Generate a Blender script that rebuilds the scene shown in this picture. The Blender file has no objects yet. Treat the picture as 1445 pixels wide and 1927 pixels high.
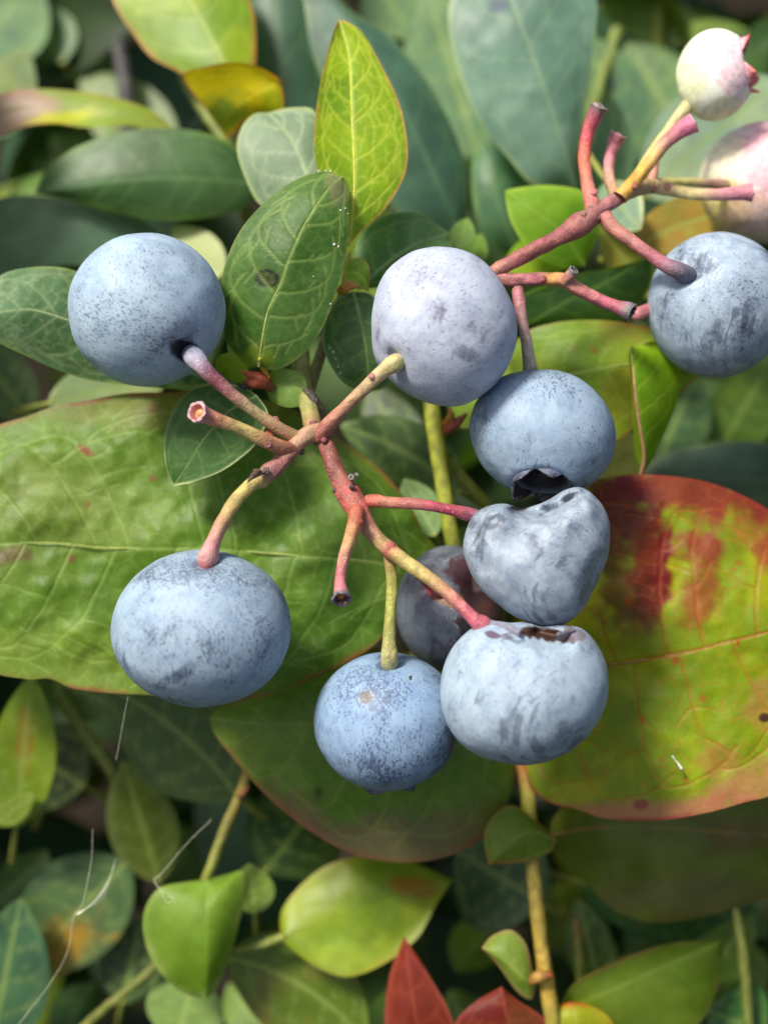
import bpy, math, random
import numpy as np
from mathutils import Vector, Matrix
random.seed(7); rng = np.random.default_rng(11)

# ------------------------------------------------------------------ camera, sky, sun, exposure
sc = bpy.context.scene
PX = 5.0e-5          # metres per photo pixel in the plane of focus
D = 0.140            # camera to plane of focus
PITCH = math.radians(38)
CAM = Vector((0.0, -D*math.cos(PITCH), 0.62 + D*math.sin(PITCH)))
cam_data = bpy.data.cameras.new('camera'); cam = bpy.data.objects.new('camera', cam_data)
sc.collection.objects.link(cam); sc.camera = cam
CX = Vector((1, 0, 0)); CY = Vector((0, math.sin(PITCH), math.cos(PITCH))); CZ = Vector((0, -math.cos(PITCH), math.sin(PITCH)))
RC = Matrix((CX, CY, CZ)).transposed()
cam.matrix_world = Matrix.Translation(CAM) @ RC.to_4x4()
cam_data.sensor_fit = 'VERTICAL'; cam_data.sensor_height = 36
cam_data.lens = 36*D/(1927*PX)
cam_data.clip_start = 0.005; cam_data.clip_end = 200
cam_data.dof.use_dof = True; cam_data.dof.focus_distance = D - 0.001
cam_data.dof.aperture_fstop = cam_data.lens/3.9

SUN_CAM = Vector((-0.42, 0.62, 0.66)).normalized()      # towards the sun, in camera axes
SUN = (RC @ SUN_CAM).normalized()
world = bpy.data.worlds.new('World'); sc.world = world; world.use_nodes = True
wn = world.node_tree; wn.nodes.clear()
sky = wn.nodes.new('ShaderNodeTexSky'); sky.sky_type = 'NISHITA'; sky.sun_disc = False
sky.sun_elevation = math.asin(SUN.z); sky.sun_rotation = math.atan2(SUN.x, SUN.y)
sky.air_density = 1.0; sky.dust_density = 5.0; sky.ozone_density = 1.0
bg = wn.nodes.new('ShaderNodeBackground'); bg.inputs['Strength'].default_value = 0.115
wo = wn.nodes.new('ShaderNodeOutputWorld')
wn.links.new(sky.outputs[0], bg.inputs[0]); wn.links.new(bg.outputs[0], wo.inputs[0])
sun_data = bpy.data.lights.new('sun', 'SUN'); sun_data.energy = 4.2; sun_data.angle = math.radians(11); sun_data.color = (1.0, 0.93, 0.82)
sun = bpy.data.objects.new('sun', sun_data); sc.collection.objects.link(sun)
sun.rotation_euler = SUN.to_track_quat('Z', 'Y').to_euler(); sun.location = (-1, 0, 3)
sc.view_settings.view_transform = 'Standard'; sc.view_settings.look = 'None'
sc.view_settings.exposure = 0.33; sc.view_settings.gamma = 1.0
sc.cycles.max_bounces = 5; sc.cycles.diffuse_bounces = 3; sc.cycles.glossy_bounces = 2; sc.cycles.transmission_bounces = 4

# ------------------------------------------------------------------ helpers
def P(x, y, d):
    """photo position x, y at depth d millimetres behind the plane of focus -> world point"""
    k = (D + d*1e-3)/D*PX
    return CAM + RC @ Vector(((x-722.5)*k, (963.5-y)*k, -(D + d*1e-3)))
RCn = np.array(RC); CAMn = np.array(CAM)
def PN(x, y, d):
    x, y, d = np.broadcast_arrays(np.asarray(x, float), np.asarray(y, float), np.asarray(d, float))
    k = (D + d*1e-3)/D*PX
    c = np.stack([(x-722.5)*k, (963.5-y)*k, -(D + d*1e-3)], -1)
    return c @ RCn.T + CAMn

def lin(h):
    """sRGB 0-255 triple -> linear"""
    return np.array([((c/255)/12.92 if c/255 <= .04045 else ((c/255+.055)/1.055)**2.4) for c in h])

def hash2(ix, iy, seed):
    n = (ix*374761393 + iy*668265263 + seed*974711) & 0xffffffff
    n = ((n ^ (n >> 13))*1274126177) & 0xffffffff
    return ((n ^ (n >> 16)) & 0xffff)/65535.0
def vnoise(x, y, seed=0):
    ix = np.floor(x).astype(np.int64); iy = np.floor(y).astype(np.int64)
    fx = x-ix; fy = y-iy; fx = fx*fx*(3-2*fx); fy = fy*fy*(3-2*fy)
    a = hash2(ix, iy, seed); b = hash2(ix+1, iy, seed); c = hash2(ix, iy+1, seed); d = hash2(ix+1, iy+1, seed)
    return (a*(1-fx)+b*fx)*(1-fy) + (c*(1-fx)+d*fx)*fy
def fbm(x, y, seed=0, o=4):
    s = 0; a = .5; t = 0
    for i in range(o):
        s = s + a*vnoise(x*2**i, y*2**i, seed+i*17); t += a; a *= .5
    return s/t
def sstep(a, b, x):
    t = np.clip((x-a)/(b-a), 0, 1); return t*t*(3-2*t)

def catmull(pts, n):
    """n samples along a smooth curve through pts (k columns), even in chord length"""
    p = np.array(pts, float)
    if len(p) == 2:
        t = np.linspace(0, 1, n)[:, None]; return p[0]*(1-t)+p[1]*t
    ch = np.r_[0, np.cumsum(np.maximum(np.linalg.norm(np.diff(p[:, :2], axis=0), axis=1), 1e-6))]
    ch /= ch[-1]
    m = np.zeros_like(p)
    m[1:-1] = (p[2:]-p[:-2])/(ch[2:]-ch[:-2])[:, None]
    m[0] = (p[1]-p[0])/(ch[1]-ch[0]); m[-1] = (p[-1]-p[-2])/(ch[-1]-ch[-2])
    t = np.linspace(0, 1, n); i = np.clip(np.searchsorted(ch, t, side='right')-1, 0, len(p)-2)
    h = (ch[i+1]-ch[i])[:, None]; s = ((t-ch[i])[:, None])/h
    return (2*s**3-3*s**2+1)*p[i] + (s**3-2*s**2+s)*h*m[i] + (-2*s**3+3*s**2)*p[i+1] + (s**3-s**2)*h*m[i+1]

COL = sc.collection
def new_mesh(name, V, F, mat, parent=None, col=None, attrs=None, origin=None, smooth=True):
    """V world coordinates; the object's origin goes to `origin`"""
    V = np.asarray(V, float)
    org = np.array(origin) if origin is not None else V[0]
    me = bpy.data.meshes.new(name)
    if isinstance(F, np.ndarray):
        nf = len(F); k = F.shape[1]
        me.vertices.add(len(V)); me.vertices.foreach_set('co', (V-org).astype(np.float32).ravel())
        me.loops.add(nf*k); me.loops.foreach_set('vertex_index', F.astype(np.int32).ravel())
        me.polygons.add(nf); me.polygons.foreach_set('loop_start', np.arange(0, nf*k, k, dtype=np.int32))
        me.update(calc_edges=True)
    else:
        me.from_pydata([tuple(v) for v in (V-org)], [], F); me.update()
    if smooth: me.shade_smooth()
    if col is not None:
        a = me.color_attributes.new('Col', 'FLOAT_COLOR', 'POINT')
        a.data.foreach_set('color', np.c_[np.clip(col, 0, 1), np.ones(len(V))].astype(np.float32).ravel())
    for k_, v_ in (attrs or {}).items():
        a = me.attributes.new(k_, 'FLOAT', 'POINT'); a.data.foreach_set('value', np.asarray(v_, np.float32))
    me.materials.append(mat)
    o = bpy.data.objects.new(name, me); COL.objects.link(o)
    o.location = Vector(org)
    if parent is not None:
        o.parent = parent
        o.location = Vector(org) - world_loc(parent)
    return o
def world_loc(o):
    l = Vector(o.location)
    while o.parent is not None:
        o = o.parent; l += o.location
    return l
def empty(name, loc, label, cat, group=None):
    o = bpy.data.objects.new(name, None); COL.objects.link(o); o.location = loc
    o.empty_display_size = .005
    o['label'] = label; o['category'] = cat
    if group: o['group'] = group
    return o
def tag(o, label=None, cat=None, group=None, kind=None):
    if label: o['label'] = label
    if cat: o['category'] = cat
    if group: o['group'] = group
    if kind: o['kind'] = kind
    return o
def grid_faces(nr, nc, wrap=False):
    r = np.arange(nr-1)[:, None]; c = np.arange(nc if wrap else nc-1)[None, :]
    c2 = (c+1) % nc
    a = r*nc+c; b = r*nc+c2; e = (r+1)*nc+c2; f = (r+1)*nc+c
    return np.stack([a, b, e, f], -1).reshape(-1, 4)

# ------------------------------------------------------------------ materials
def nodes_of(name):
    m = bpy.data.materials.new(name); m.use_nodes = True
    nt = m.node_tree; nt.nodes.clear()
    N = lambda t, **kw: _n(nt, t, kw)
    return m, nt, N
def _n(nt, t, kw):
    n = nt.nodes.new(t)
    for k, v in kw.items():
        if hasattr(n, k) and k not in n.inputs: setattr(n, k, v)
        else: n.inputs[k].default_value = v
    return n
def math_node(nt, op, a, b=None, clamp=False):
    n = nt.nodes.new('ShaderNodeMath'); n.operation = op; n.use_clamp = clamp
    for i, v in enumerate((a, b)):
        if v is None: continue
        if isinstance(v, (int, float)): n.inputs[i].default_value = v
        else: nt.links.new(v, n.inputs[i])
    return n.outputs[0]
def ramp(nt, fac, lo, hi):
    n = nt.nodes.new('ShaderNodeMapRange'); n.interpolation_type = 'SMOOTHSTEP'
    nt.links.new(fac, n.inputs[0]); n.inputs[1].default_value = lo; n.inputs[2].default_value = hi
    return n.outputs[0]
def mix_col(nt, fac, a, b, blend='MIX'):
    n = nt.nodes.new('ShaderNodeMix'); n.data_type = 'RGBA'; n.blend_type = blend
    for i, v in ((0, fac), (6, a), (7, b)):
        if isinstance(v, (int, float)): n.inputs[i].default_value = v
        elif isinstance(v, tuple): n.inputs[i].default_value = v if len(v) == 4 else (*v, 1)
        else: nt.links.new(v, n.inputs[i])
    return n.outputs[2]

def leaf_material(name, rough=.46, trans=.36, spec=.34, fine=2600.):
    m, nt, N = nodes_of(name); L = nt.links
    at = N('ShaderNodeAttribute', attribute_name='Col')
    ve = N('ShaderNodeAttribute', attribute_name='vein')
    tc = N('ShaderNodeTexCoord')
    n1 = N('ShaderNodeTexNoise', Scale=fine, Detail=3.0); L.new(tc.outputs['Object'], n1.inputs['Vector'])
    n2 = N('ShaderNodeTexNoise', Scale=fine*.12, Detail=4.0); L.new(tc.outputs['Object'], n2.inputs['Vector'])
    vo = N('ShaderNodeTexVoronoi', feature='DISTANCE_TO_EDGE', Scale=fine*.55); L.new(tc.outputs['Object'], vo.inputs['Vector'])
    f1 = N('ShaderNodeMapRange'); f1.inputs[3].default_value = .80; f1.inputs[4].default_value = 1.18; L.new(n1.outputs[0], f1.inputs[0])
    f2 = N('ShaderNodeMapRange'); f2.inputs[3].default_value = .72; f2.inputs[4].default_value = 1.28; L.new(n2.outputs[0], f2.inputs[0])
    k = math_node(nt, 'MULTIPLY', f1.outputs[0], f2.outputs[0])
    c = nt.nodes.new('ShaderNodeVectorMath'); c.operation = 'SCALE'; L.new(at.outputs['Color'], c.inputs[0]); L.new(k, c.inputs['Scale'])
    col = c.outputs[0]
    h = math_node(nt, 'ADD', math_node(nt, 'MULTIPLY', n1.outputs[0], .5), math_node(nt, 'MULTIPLY', ramp(nt, vo.outputs[0], 0.0, .25), .7))
    h = math_node(nt, 'ADD', h, math_node(nt, 'MULTIPLY', ve.outputs['Fac'], -.8))
    bp = N('ShaderNodeBump', Strength=.16, Distance=.00008); L.new(h, bp.inputs['Height'])
    pb = N('ShaderNodeBsdfPrincipled', Roughness=rough); pb.inputs['Specular IOR Level'].default_value = spec
    L.new(col, pb.inputs['Base Color']); L.new(bp.outputs[0], pb.inputs['Normal'])
    rr = N('ShaderNodeMapRange'); rr.inputs[3].default_value = rough-.10; rr.inputs[4].default_value = rough+.16; L.new(n2.outputs[0], rr.inputs[0]); L.new(rr.outputs[0], pb.inputs['Roughness'])
    tr = N('ShaderNodeBsdfTranslucent')
    tcol = mix_col(nt, 1.0, col, (1.75, 1.45, .42), 'MULTIPLY'); L.new(tcol, tr.inputs[0])
    mx = N('ShaderNodeMixShader', Fac=trans); L.new(pb.outputs[0], mx.inputs[1]); L.new(tr.outputs[0], mx.inputs[2])
    out = N('ShaderNodeOutputMaterial'); L.new(mx.outputs[0], out.inputs[0])
    return m

def stalk_material():
    m, nt, N = nodes_of('stalk_skin'); L = nt.links
    at = N('ShaderNodeAttribute', attribute_name='Col')
    tc = N('ShaderNodeTexCoord')
    n1 = N('ShaderNodeTexNoise', Scale=6500., Detail=2.0); L.new(tc.outputs['Object'], n1.inputs['Vector'])
    n2 = N('ShaderNodeTexNoise', Scale=1100., Detail=4.0); L.new(tc.outputs['Object'], n2.inputs['Vector'])
    c = mix_col(nt, math_node(nt, 'MULTIPLY', ramp(nt, n1.outputs[0], .56, .70), .35), at.outputs['Color'], (.62, .50, .36))
    f2 = N('ShaderNodeMapRange'); f2.inputs[3].default_value = .5; f2.inputs[4].default_value = 1.45; L.new(n2.outputs[0], f2.inputs[0])
    s = nt.nodes.new('ShaderNodeVectorMath'); s.operation = 'SCALE'; L.new(c, s.inputs[0]); L.new(f2.outputs[0], s.inputs['Scale'])
    bp = N('ShaderNodeBump', Strength=.8, Distance=.00014)
    L.new(math_node(nt, 'ADD', n1.outputs[0], math_node(nt, 'MULTIPLY', n2.outputs[0], 1.6)), bp.inputs['Height'])
    pb = N('ShaderNodeBsdfPrincipled', Roughness=.5)
    pb.inputs['Subsurface Weight'].default_value = .15; pb.inputs['Subsurface Scale'].default_value = .0006
    pb.inputs['Subsurface Radius'].default_value = (1, .5, .25)
    L.new(s.outputs[0], pb.inputs['Base Color']); L.new(bp.outputs[0], pb.inputs['Normal'])
    out = N('ShaderNodeOutputMaterial'); L.new(pb.outputs[0], out.inputs[0])
    return m

def berry_material(name, bloom, bloom2, skin, seed, speck=.5, patch=.5, streak=.5, sss=0.0):
    """waxy bloom over dark skin, rubbed away in specks, patches and streaks; attribute 'mark' adds rubbed places"""
    m, nt, N = nodes_of(name); L = nt.links
    tc = N('ShaderNodeTexCoord'); mk = N('ShaderNodeAttribute', attribute_name='mark'); sp = N('ShaderNodeAttribute', attribute_name='pit')
    cl = N('ShaderNodeAttribute', attribute_name='Col')
    def mapped(scale, off):
        mp = N('ShaderNodeMapping'); L.new(tc.outputs['Object'], mp.inputs[0])
        mp.inputs['Scale'].default_value = scale; mp.inputs['Location'].default_value = (off+seed*3.1, seed*1.7, off*.5); return mp.outputs[0]
    def noise(scale, off, detail=3., rough=.55, dist=0.):
        n = N('ShaderNodeTexNoise', Scale=1.0, Detail=detail, Roughness=rough, Distortion=dist); L.new(mapped(scale, off), n.inputs['Vector']); return n.outputs[0]
    big = noise((190, 190, 150), 0., 4., .6)
    mid = noise((650, 650, 480), 3., 4., .65, .4)
    spk = noise((5200, 5200, 2400), 7., 1.5, .5)
    spk2 = noise((2900, 2900, 1500), 17., 2., .5)
    grain = noise((9000, 9000, 7000), 23., 1.)
    st = noise((2600, 420, 330), 11., 4., .6, .25)
    st2 = noise((500, 2900, 420), 13., 4., .6, .25)
    fine = noise((1700, 1700, 900), 31., 4., .7, .6)
    grn = math_node(nt, 'ADD', math_node(nt, 'MULTIPLY', grain, .45), math_node(nt, 'MULTIPLY', fine, .55))
    # specks cluster where `big` and `mark` are high
    dens = math_node(nt, 'ADD', math_node(nt, 'MULTIPLY', math_node(nt, 'SUBTRACT', big, .5), .55*speck), math_node(nt, 'MULTIPLY', sp.outputs['Fac'], .12))
    sA = ramp(nt, math_node(nt, 'ADD', spk, dens), .64, .71)
    sB = ramp(nt, math_node(nt, 'ADD', spk2, dens), .68, .74)
    pa = ramp(nt, math_node(nt, 'ADD', math_node(nt, 'ADD', mid, math_node(nt, 'MULTIPLY', math_node(nt, 'SUBTRACT', big, .5), .6)), math_node(nt, 'MULTIPLY', mk.outputs['Fac'], .55)), .70-.10*patch, 1.02-.10*patch)
    ss = ramp(nt, math_node(nt, 'ADD', st, math_node(nt, 'ADD', math_node(nt, 'MULTIPLY', mk.outputs['Fac'], .42), math_node(nt, 'MULTIPLY', math_node(nt, 'SUBTRACT', big, .5), .35))), .76-.10*streak, .86-.10*streak)
    ss2 = ramp(nt, math_node(nt, 'ADD', st2, math_node(nt, 'MULTIPLY', mk.outputs['Fac'], .22)), .80-.08*streak, .845-.08*streak)
    brk = math_node(nt, 'MULTIPLY', ramp(nt, math_node(nt, 'ADD', math_node(nt, 'MULTIPLY', st, .38), math_node(nt, 'ADD', math_node(nt, 'MULTIPLY', spk2, .36), math_node(nt, 'MULTIPLY', spk, .36))), .46, .64), .8)
    pa = math_node(nt, 'MULTIPLY', pa, math_node(nt, 'ADD', brk, .25))
    rub = math_node(nt, 'MAXIMUM', math_node(nt, 'MULTIPLY', sA, .58), math_node(nt, 'MULTIPLY', sB, .45))
    rub = math_node(nt, 'MAXIMUM', rub, math_node(nt, 'MULTIPLY', pa, .70))
    rub = math_node(nt, 'MAXIMUM', rub, math_node(nt, 'MULTIPLY', ss, .5))
    rub = math_node(nt, 'MAXIMUM', rub, math_node(nt, 'MULTIPLY', ss2, .42))
    thin = math_node(nt, 'MULTIPLY', ramp(nt, big, .45, .75), .30)
    rub = math_node(nt, 'ADD', rub, thin, clamp=True)
    hard = ramp(nt, mk.outputs['Fac'], 1.1, 1.6)
    rub = math_node(nt, 'MAXIMUM', rub, hard)
    c = mix_col(nt, ramp(nt, mid, .35, .7), (*bloom, 1), (*bloom2, 1))
    g = N('ShaderNodeMapRange'); g.inputs[3].default_value = .70; g.inputs[4].default_value = 1.26; L.new(grn, g.inputs[0])
    s = nt.nodes.new('ShaderNodeVectorMath'); s.operation = 'SCALE'; L.new(c, s.inputs[0]); L.new(g.outputs[0], s.inputs['Scale'])
    c = mix_col(nt, rub, s.outputs[0], (*skin, 1))
    # Col is a local tint (white = none) for flesh, scars, scale marks and painted shade
    c = mix_col(nt, cl.outputs['Alpha'], c, c)
    own = N('ShaderNodeAttribute', attribute_name='own')
    c = mix_col(nt, own.outputs['Fac'], c, cl.outputs['Color'])
    pb = N('ShaderNodeBsdfPrincipled'); L.new(c, pb.inputs['Base Color'])
    ro = N('ShaderNodeMapRange'); ro.inputs[3].default_value = .62; ro.inputs[4].default_value = .36; L.new(rub, ro.inputs[0]); L.new(ro.outputs[0], pb.inputs['Roughness'])
    pb.inputs['Specular IOR Level'].default_value = .42
    if sss:
        pb.inputs['Subsurface Weight'].default_value = sss; pb.inputs['Subsurface Scale'].default_value = .0022; pb.inputs['Subsurface Radius'].default_value = (1, .8, .6)
    hh = math_node(nt, 'ADD', math_node(nt, 'MULTIPLY', rub, -.6), math_node(nt, 'ADD', math_node(nt, 'MULTIPLY', mid, 1.2), math_node(nt, 'MULTIPLY', spk2, .35)))
    bp = N('ShaderNodeBump', Strength=.35, Distance=.00012); L.new(hh, bp.inputs['Height']); L.new(bp.outputs[0], pb.inputs['Normal'])
    out = N('ShaderNodeOutputMaterial'); L.new(pb.outputs[0], out.inputs[0])
    return m

def plain_material(name, col, rough=.6, noise_scale=900., var=.5, sss=0):
    m, nt, N = nodes_of(name); L = nt.links
    tc = N('ShaderNodeTexCoord'); n1 = N('ShaderNodeTexNoise', Scale=noise_scale, Detail=5.0); L.new(tc.outputs['Object'], n1.inputs['Vector'])
    a = tuple(c*(1-var) for c in col); b = tuple(min(1, c*(1+var)) for c in col)
    c = mix_col(nt, ramp(nt, n1.outputs[0], .3, .7), a, b)
    pb = N('ShaderNodeBsdfPrincipled', Roughness=rough); L.new(c, pb.inputs['Base Color']); pb.inputs['Specular IOR Level'].default_value = .5 if rough < .9 else .05
    bp = N('ShaderNodeBump', Strength=.5, Distance=.2/noise_scale); L.new(n1.outputs[0], bp.inputs['Height']); L.new(bp.outputs[0], pb.inputs['Normal'])
    out = N('ShaderNodeOutputMaterial'); L.new(pb.outputs[0], out.inputs[0])
    return m

M_LEAF = leaf_material('leaf_blade')
def far_leaf_material():
    m, nt, N = nodes_of('leaf_blade_blurred'); L = nt.links
    at = N('ShaderNodeAttribute', attribute_name='Col'); tc = N('ShaderNodeTexCoord')
    n2 = N('ShaderNodeTexNoise', Scale=260., Detail=2.0); L.new(tc.outputs['Object'], n2.inputs['Vector'])
    f2 = N('ShaderNodeMapRange'); f2.inputs[3].default_value = .7; f2.inputs[4].default_value = 1.3; L.new(n2.outputs[0], f2.inputs[0])
    c = nt.nodes.new('ShaderNodeVectorMath'); c.operation = 'SCALE'; L.new(at.outputs['Color'], c.inputs[0]); L.new(f2.outputs[0], c.inputs['Scale'])
    pb = N('ShaderNodeBsdfPrincipled', Roughness=.44); pb.inputs['Specular IOR Level'].default_value = .45; L.new(c.outputs[0], pb.inputs['Base Color'])
    tr = N('ShaderNodeBsdfTranslucent'); L.new(mix_col(nt, 1.0, c.outputs[0], (1.6, 1.4, .45), 'MULTIPLY'), tr.inputs[0])
    mx = N('ShaderNodeMixShader', Fac=.3); L.new(pb.outputs[0], mx.inputs[1]); L.new(tr.outputs[0], mx.inputs[2])
    out = N('ShaderNodeOutputMaterial'); L.new(mx.outputs[0], out.inputs[0]); return m
M_FAR = far_leaf_material()
M_STALK = stalk_material()
M_SOIL = plain_material('dark_soil', (.018, .014, .010), 1.0, 40., .6)
M_SILK = plain_material('spider_silk', (.75, .74, .62), .35, 3000., .15)
# ------------------------------------------------------------------ builders
def tube(name, pts, parent, sides=14, n=None, cup=None, mat=None, label=None, rough=.06, seed=0, round_end=True):
    """pts: (x, y, depth mm, radius px, colour sRGB). cup = (rim colour, inner colour, heart colour) makes a hollow broken end"""
    num = np.array([p[:4] for p in pts], float); cols = np.array([lin(p[4]) for p in pts])
    if mat is None and name in ('pedicel', 'fruit_stalk'): num[:, 3] *= np.r_[np.full(max(0, len(num)-2), .84), [.93]*min(2, len(num))]; cols = cols*.92
    n = n or max(10, int(np.sum(np.linalg.norm(np.diff(num[:, :2], axis=0), axis=1))/7)+4)
    q = catmull(np.c_[num, cols], n)
    W = PN(q[:, 0], q[:, 1], q[:, 2]); r = np.maximum(q[:, 3], .3)*PX*(D+q[:, 2]*1e-3)/D
    T = np.gradient(W, axis=0); T /= np.linalg.norm(T, axis=1)[:, None]
    up = np.array(CZ) if abs(T[0] @ np.array(CZ)) < .9 else np.array(CX)
    rings = []; C = []
    ang = np.linspace(0, 2*math.pi, sides, endpoint=False)
    a = None
    rs = np.random.default_rng(abs(seed+len(name)+int(num[0, 0])))
    for i in range(n):
        a = (up if a is None else a); a = a - T[i]*(a @ T[i]); a /= np.linalg.norm(a); b = np.cross(T[i], a)
        wob = 1 + .035*np.sin(ang*5+seed+i*.05) + rough*(vnoise(ang*1.3+seed, np.full(sides, i*.35+num[0, 0]), seed)-.5)*2
        rings.append(W[i] + (np.cos(ang)[:, None]*a + np.sin(ang)[:, None]*b)*(r[i]*wob)[:, None])
        mt = .10*sstep(.45, .8, vnoise(ang*.9+3, np.full(sides, i*.33+num[0, 1]), seed+7))[:, None]; k = (np.repeat(q[i:i+1, 4:7], sides, 0)*(1-mt)+np.array([.40, .34, .12])*mt)*(.66+.5*vnoise(ang*1.1, np.full(sides, i*.5), seed+5)[:, None])
        C.append(k)
    e = W[-1]; t = T[-1]; R0 = r[-1]
    def ring(center, rad, colr, jag=0., lift=0.):
        j = 1+jag*(rs.random(sides)-.5)
        rings.append(center + (np.cos(ang)[:, None]*a + np.sin(ang)[:, None]*b)*(rad*j)[:, None] + T[-1]*(R0*lift*(rs.random(sides)-.5))[:, None]); C.append(np.array(colr)[None]*(.6+.7*rs.random(sides))[:, None] if jag else np.repeat(np.array(colr)[None], sides, 0))
    if cup is not None:
        rim, inn, hrt = (lin(c) for c in cup)
        ring(e+t*R0*.14, R0*1.07, rim, .22); ring(e+t*R0*.26, R0*.94, rim, .3, .3); ring(e+t*R0*.10, R0*.70, inn, .2, .2)
        ring(e-t*R0*.38, R0*.55, inn); ring(e-t*R0*.40, R0*.34, hrt); ring(e-t*R0*.15, R0*.24, hrt, .5); ring(e-t*R0*.1, R0*.04, hrt)
    elif round_end:
        for f, g in ((.35, .93), (.65, .72), (.85, .42), (.93, .08)): ring(e+t*R0*f, R0*g, q[-1, 4:7])
    V = np.concatenate(rings); F = grid_faces(len(rings), sides, True)
    o = new_mesh(name, V, F, mat or M_STALK, parent, np.concatenate(C))
    if label: o['label'] = label
    return o

def bump_node(name, x, y, d, r, colr, parent, flat=.6, ringcol=None, tilt=(0, 0, 1)):
    """small bud scar: a low button, with a raised ring when ringcol is given"""
    r *= .8; flat *= .6; colr = tuple(np.array(colr)*.85); ringcol = None if ringcol is None else tuple(np.array(ringcol)*.45+np.array(colr)*.5)
    c = np.array(P(x, y, d+(.55 if name == 'bud_scar' else .25))); ax = RCn @ np.array(tilt, float); ax /= np.linalg.norm(ax)
    a = np.cross(ax, [.3, .8, .5]); a /= np.linalg.norm(a); b = np.cross(ax, a); R = r*PX
    ang = np.linspace(0, 2*math.pi, 14, endpoint=False)
    prof = [(1.05, -.6), (1.0, 0.), (.82, flat*.8), (.62, flat*.85), (.5, flat*.45), (.25, flat*.6), (.03, flat*.7)] if ringcol is not None else [(1.0, -.6), (1.0, .0), (.85, flat*.6), (.55, flat*.9), (.25, flat), (.03, flat*1.02)]
    V = []; C = []
    for i, (k, h) in enumerate(prof):
        V.append(c + (np.cos(ang)[:, None]*a+np.sin(ang)[:, None]*b)*R*k*(1+.1*(rng.random(14)[:, None]-.5)) + ax*R*h)
        cc = lin(ringcol) if (ringcol is not None and i in (2, 3)) else lin(colr); C.append(np.repeat(cc[None], 14, 0))
    return new_mesh(name, np.concatenate(V), grid_faces(len(prof), 14, True), M_STALK, parent, np.concatenate(C))

LEAF_PX = {}
def flecks(o, spots):
    """dew specks on a leaf; their white colour paints the sparkle"""
    x, y, Z = LEAF_PX[o.name]
    for (fx, fy, r) in spots:
        i = int(np.argmin((x-fx)**2+(y-fy)**2)); bump_node('dew_speck', fx, fy, Z[i]-.28, r, (250, 250, 245), o, flat=.9)

def profile(t, pk=.45, a=.7):
    b = a*(1-pk)/pk
    return np.where((t > 0) & (t < 1), (np.maximum(t, 1e-9)/pk)**a*(np.maximum(1-t, 1e-9)/(1-pk))**b, 0)

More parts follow.
